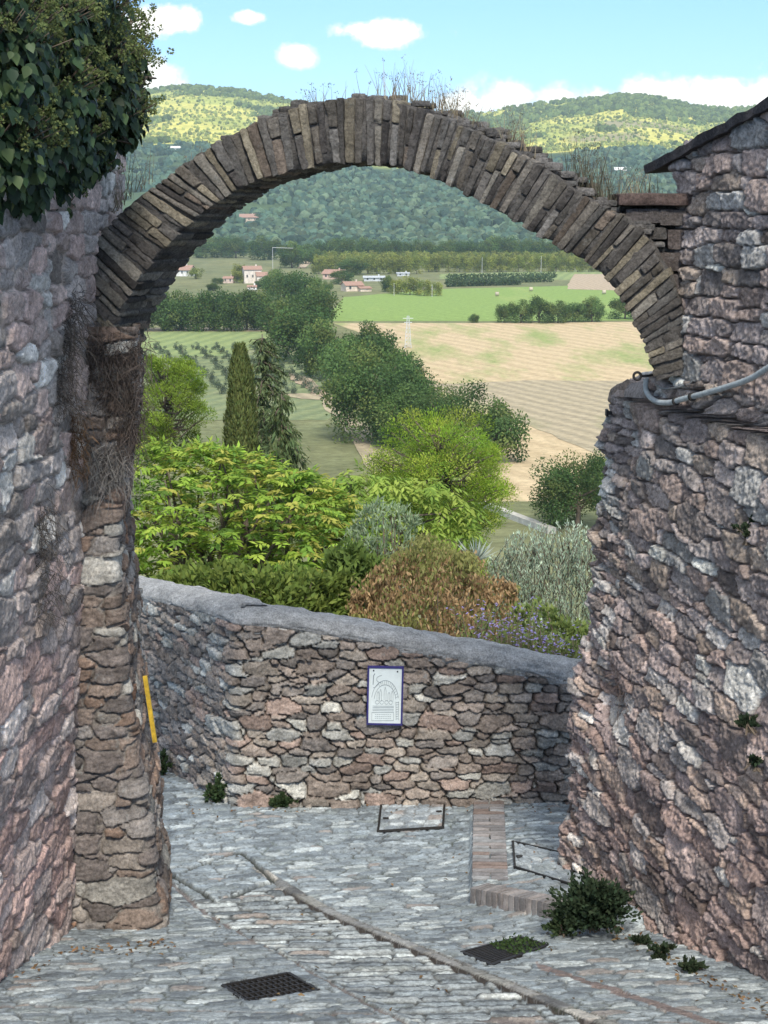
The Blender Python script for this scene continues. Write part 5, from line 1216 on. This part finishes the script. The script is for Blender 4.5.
mb.obj('screws', M_iron, pan)

# ------------------------------------------------------------------ covers, drains, raised brick corner
def local(q):
    """centre, in-plane axes and normal of a ground quad"""
    q = np.array([[p[0], p[1], SZ(p[0], p[1])] for p in q]); c = q.mean(0)
    n = np.cross(q[1] - q[0], q[2] - q[0]); n /= np.linalg.norm(n)
    if n[2] < 0: n = -n
    return q, c, n
def lerpq(q, u, v): return (q[0] * (1 - u) + q[3] * u) * (1 - v) + (q[1] * (1 - u) + q[2] * u) * v
def cover(name, lab, q, seed, up=.012, pits=True):
    q, c, n = local(q); e = thing(name, lab, 'manhole cover', tuple(c)); mb = MB(); q = q + n * up
    for i in range(4):
        a, b = q[i] - c, q[(i + 1) % 4] - c; d = (b - a) / np.linalg.norm(b - a) * .009
        mb.bar(a - d, b + d, .013, .018, (.05, .05, .05), n)
    mb.obj('frame', M_iron, e); nu, nv = 90, 60; u, v = np.meshgrid(np.linspace(.02, .98, nu), np.linspace(.02, .98, nv))
    g = lerpq(q[:, None, None, :].reshape(4, 1, 1, 3), u[..., None], v[..., None]); ee, I, _, _ = rubble(u * .45 + .02 * fbm2(u * 9, v * 9, seed), v * .45, .09, .065, seed, jit=.4, p=2.4)
    pr = ss(.03, .2, ee); hh = -.006 + .013 * pr * (.6 + .5 * fr(I, 2.2)) + .005 * (fbm2(u * 25, v * 25, seed + 1) - .5)
    cc = pick(I, palP) * (.8 + .4 * fr(I, 5.1))[..., None] * 1.15; cc = np.array([.25, .27, .28]) + (cc - np.array([.25, .27, .28])) * pr[..., None]; cc = cc * (.7 + .6 * fbm2(u * 12, v * 12, seed + 3, 5))[..., None]
    obj('stone_infill', mesh_np('stone_infill', (g - c + n * hh[..., None]).reshape(-1, 3), gridf(nv, nu), M_pave, cc.reshape(-1, 3)), e)
    if pits:
        for (uu_, vv_) in ((.1, .45), (.92, .55)):
            m = MB(); p = lerpq(q, uu_, vv_) - c; m.box(p - [.022, .02, .006], p + [.022, .02, .006], (.03, .03, .03)); m.obj('lifting_socket', M_iron, e)
cover('manhole_cover', 'stone-filled manhole cover in a dark frame below the plaque', Q_covA, 701)
cover('manhole_cover', 'stone-filled manhole cover in a dark frame right of the brick strip', [GP(515, 880), GP(513, 851), GP(572, 867), GP(572, 900)], 702, .012)
def grate(lab, q, nb, nc, seed, moss):
    q, c, n = local(q); z = np.array([G(p[0], p[1]) for p in q]); q[:, 2] = z - .012; c = q.mean(0); e = thing('drain_grate', lab, 'drain', tuple(c)); fm = MB(); bm_ = MB(); cm = MB()
    for i in range(4): fm.bar(q[i] - c, q[(i + 1) % 4] - c, .022, .03, (.05, .05, .05), n)
    fm.obj('frame', M_iron, e)
    for k in range(1, nb): bm_.bar(lerpq(q, k / nb, 0) - c, lerpq(q, k / nb, 1) - c, .012, .024, (.055, .053, .052), n)
    bm_.obj('bars', M_iron, e)
    for k in range(1, nc): cm.bar(lerpq(q, 0, k / nc) - c - n * .002, lerpq(q, 1, k / nc) - c - n * .002, .010, .022, (.055, .053, .052), n)
    cm.obj('crossbars', M_iron, e)
    if moss:
        r = rs(seed); m_ = 900; uv = r.rand(m_, 2); uv[:, 1] = 1 - (1 - uv[:, 1]) * .55; p = np.array([lerpq(q, a, b) for a, b in uv]); p += r.normal(0, .012, p.shape); v, qq, cc = leaves(p, sph(m_, r) + [0, 0, .6], sph(m_, r) + [0, 0, 1], .022 * r.uniform(.6, 1.4, m_), .014, jcol((.05, .085, .03), m_, r)); B = p.mean(0)
        o = obj('moss_weed', mesh_np('moss_weed', v - B, qq, M_leaf, cc), None, B); tag(o, 'green weeds sprouting through the drain by the wall bush', 'weed')
grate('rectangular iron drain grate in the paving at the bottom left', Q_grateL, 5, 12, 1, False)
grate('iron drain grate overgrown with weeds near the right wall bush', Q_grateR, 12, 5, 2, True)
# dry leaves blown against the wall feet
r = rs(721); px_ = np.concatenate([r.uniform(600, 768, 120), r.uniform(20, 175, 70), r.uniform(175, 560, 60), r.uniform(200, 700, 50)]); 
py_ = np.concatenate([np.interp(px_[:120], [565, 768], [892, 1000]) + np.abs(r.normal(0, 9, 120)) + 6, np.interp(px_[120:190], [0, 66, 175], [985, 945, 938]) + np.abs(r.normal(0, 7, 70)) + 3, np.full(60, 806) + np.abs(r.normal(0, 6, 60)), r.uniform(840, 1010, 50)])
L_ = np.array([GP(a, b) for a, b in zip(px_, py_)]); L_[:, 2] = [SZ(a[0], a[1]) + .012 for a in L_]
v, q, c = leaves(L_, sph(len(L_), r) * [1, 1, .25], np.array([0, 0, 1.]) + r.normal(0, .35, L_.shape), .034 * r.uniform(.5, 1.3, len(L_)), .018, jcol((.20, .13, .07), len(L_), r, .5), .3); B = L_.mean(0)
o = obj('leaf_litter', mesh_np('leaf_litter', v - B, q, M_dry, c), None, B); tag(o, 'dry fallen leaves scattered along the feet of the walls', 'leaf litter', kind='stuff')
# brick strip and raised edge: bricks on edge in one paving surface
mb = MB(); r = rs(711)
q = np.array([GP(471, 892), GP(473, 796), GP(504, 796), GP(509, 893)]); q[:, 2] = [SZ(p[0] + (.03 if i < 2 else -.02), p[1] + (.08 if i in (0, 3) else 0)) for i, p in enumerate(q)]
nb = 30
for k in range(nb):
    v0, v1 = (k + .06) / nb, (k + .94) / nb; u = 0
    for u0, u1 in (((.02, .98),) if r.rand() < .45 else ((.02, .5), (.53, .98))):
        c8 = [[[lerpq(q, uu_, vv_) + [0, 0, zz_ + r.uniform(-.003, .003)] for zz_ in (-.04, .028)] for vv_ in (v0, v1)] for uu_ in (u0, u1)]
        rock(mb, c8, np.array([(.25, .235, .23), (.22, .21, .21), (.28, .255, .245), (.26, .26, .26), (.20, .155, .135)][r.randint(5)]) * r.uniform(.8, 1.2), .008, .006, r.rand() * 50, cube_grid(4, 3, 2))
a, b = PA.copy(), PB.copy(); a[2] = b[2] = 0; dn = np.array([-(b - a)[1], (b - a)[0], 0]); dn /= np.linalg.norm(dn); L_ = np.linalg.norm(b - a); nb = 15
for k in range(nb):
    p0, p1 = a + (b - a) * (k + .04) / nb, a + (b - a) * (k + .96) / nb
    zt = [max(SZ(*(p + dn * .05)[:2]), SZ(*(p + dn * .1)[:2])) for p in (p0, p1)]
    c8 = [[[np.array([*(p + dn * o_)[:2], z_ + r.uniform(-.003, .003)]) for z_ in (zt[i] - .16, zt[i] + .02)] for o_ in (-.012, .125)] for i, p in enumerate((p0, p1))]
    rock(mb, c8, np.array([(.24, .225, .22), (.27, .245, .235), (.21, .20, .20)][r.randint(3)]) * r.uniform(.8, 1.2), .008, .006, r.rand() * 50, cube_grid(3, 4, 4))
o = mb.obj('street_brick_edging', M_brick, None, None, True); tag(o, kind='structure')

# ------------------------------------------------------------------ haze
me = bpy.data.meshes.new('haze'); lo, hi = np.array([-4600, -40, -60.]), np.array([4600, 6700, 460.])
v = [(x_, y_, z_) for x_ in (lo[0], hi[0]) for y_ in (lo[1], hi[1]) for z_ in (lo[2], hi[2])]; me.from_pydata(v, [], [[0, 1, 3, 2], [4, 6, 7, 5], [0, 4, 5, 1], [2, 3, 7, 6], [0, 2, 6, 4], [1, 5, 7, 3]])
m = bpy.data.materials.new('haze_air'); m.use_nodes = True; nt = m.node_tree; [nt.nodes.remove(n) for n in list(nt.nodes)]
out = nt.nodes.new('ShaderNodeOutputMaterial'); vp = nt.nodes.new('ShaderNodeVolumePrincipled'); nt.links.new(vp.outputs[0], out.inputs['Volume'])
vp.inputs['Density'].default_value = HAZE_D; vp.inputs['Color'].default_value = (.62, .80, .93, 1); vp.inputs['Anisotropy'].default_value = .1
me.materials.append(m); tag(obj('haze', me), kind='stuff')

# ------------------------------------------------------------------ sky and light
w = bpy.data.worlds.new("World"); scn.world = w; w.use_nodes = True; nt = w.node_tree; L = nt.links.new
for n in list(nt.nodes): nt.nodes.remove(n)
out = nt.nodes.new('ShaderNodeOutputWorld'); bg = nt.nodes.new('ShaderNodeBackground'); L(bg.outputs[0], out.inputs[0]); bg.inputs[1].default_value = SKY_S
sky = nt.nodes.new('ShaderNodeTexSky'); sky.sky_type = 'NISHITA'; sky.sun_disc = False; sky.sun_elevation = R(SUN_EL); sky.sun_rotation = R(SUN_AZ); sky.ozone_density = 1.6; sky.dust_density = .3; sky.air_density = 1.0; sky.altitude = 300
tc = nd(nt, 'TexCoord'); sep = nd(nt, 'SeparateXYZ'); L(tc.outputs['Generated'], sep.inputs[0])
def mth(op, a, b=None):
    m = nt.nodes.new('ShaderNodeMath'); m.operation = op
    for i, v in enumerate((a, b)):
        if v is None: continue
        if hasattr(v, 'is_linked'): L(v, m.inputs[i])
        else: m.inputs[i].default_value = v
    return m.outputs[0]
az = mth('ARCTAN2', sep.outputs[0], sep.outputs[1]); el = mth('ARCSINE', sep.outputs[2])
n1 = nd(nt, 'TexNoise', Scale=34, Detail=10, Roughness=.66); L(tc.outputs['Generated'], n1.inputs[0]); n2_ = nd(nt, 'TexNoise', Scale=9, Detail=5); L(tc.outputs['Generated'], n2_.inputs[0])
acc = None
for px, py, rx_, ry_ in ((155, 20, 44, 18), (135, 22, 26, 13), (382, 34, 58, 16), (350, 30, 30, 12), (297, 58, 24, 12), (245, 18, 18, 8), (150, 78, 34, 26), (120, 92, 40, 24), (505, 98, 55, 24), (560, 98, 50, 18), (640, 94, 50, 20), (660, 96, 60, 24), (715, 95, 50, 24), (765, 98, 50, 20), (600, 98, 45, 16), (470, 104, 40, 14), (60, 98, 60, 26),
                         (-250, 60, 160, 40), (980, 70, 170, 50), (1300, 20, 200, 70), (200, -300, 160, 50), (700, -420, 240, 80), (-500, -200, 300, 90)):
    d = ray(px, py); a_, e_ = math.atan2(d[0], d[1]), math.asin(d[2] / np.linalg.norm(d))
    u = mth('MULTIPLY', mth('SUBTRACT', az, a_), F / rx_); v = mth('MULTIPLY', mth('SUBTRACT', el, e_), F / ry_)
    r2 = mth('SQRT', mth('ADD', mth('MULTIPLY', u, u), mth('MULTIPLY', v, v))); mk = mth('SUBTRACT', 1.0, r2); acc = mk if acc is None else mth('MAXIMUM', acc, mk)
val = mth('ADD', acc, mth('MULTIPLY', mth('SUBTRACT', n1.outputs[0], .5), 2.6))
n3_ = nd(nt, 'TexNoise', Scale=2.2, Detail=8, Roughness=.6); L(tc.outputs['Generated'], n3_.inputs[0])
hi_ = mth('MULTIPLY', ramp(nt, el, .34, 0, .55, 1), ramp(nt, n3_.outputs[0], .40, 0, .52, 1))  # overhead cloud cover out of view, added for neutral fill light
msk = mth('MAXIMUM', ramp(nt, val, .05, 0, .42, 1), hi_)
ccol = mixc(nt, CLOUD_DARK, CLOUD_LIGHT, ramp(nt, mth('ADD', val, mth('MULTIPLY', mth('SUBTRACT', n2_.outputs[0], .5), .8)), .2, 0, .8, 1))
tint = mixc(nt, sky.outputs[0], ramp(nt, el, .12, SKY_TINT, .6, (1, .93, .80)), 1.0, 'MULTIPLY')
L(mixc(nt, tint, ccol, msk), bg.inputs[0])
sl = bpy.data.lights.new('sun', 'SUN'); so = bpy.data.objects.new('sun', sl); COL.objects.link(so); sl.energy = SUN_S; sl.angle = R(SUN_ANG); sl.color = (1, .94, .84)
dv = Vector((math.sin(R(SUN_AZ)) * math.cos(R(SUN_EL)), math.cos(R(SUN_AZ)) * math.cos(R(SUN_EL)), math.sin(R(SUN_EL)))); so.rotation_euler = dv.to_track_quat('Z', 'Y').to_euler()
scn.view_settings.view_transform = 'Standard'; scn.view_settings.look = 'None'; scn.view_settings.exposure = EXPO; scn.view_settings.gamma = 1; scn.view_settings.use_curve_mapping = False
scn.render.engine = 'CYCLES'; scn.cycles.volume_bounces = 1; scn.cycles.max_bounces = 8; scn.cycles.diffuse_bounces = 4; scn.cycles.transparent_max_bounces = 4
scn.cycles.use_denoising = True
bpy.context.view_layer.update()
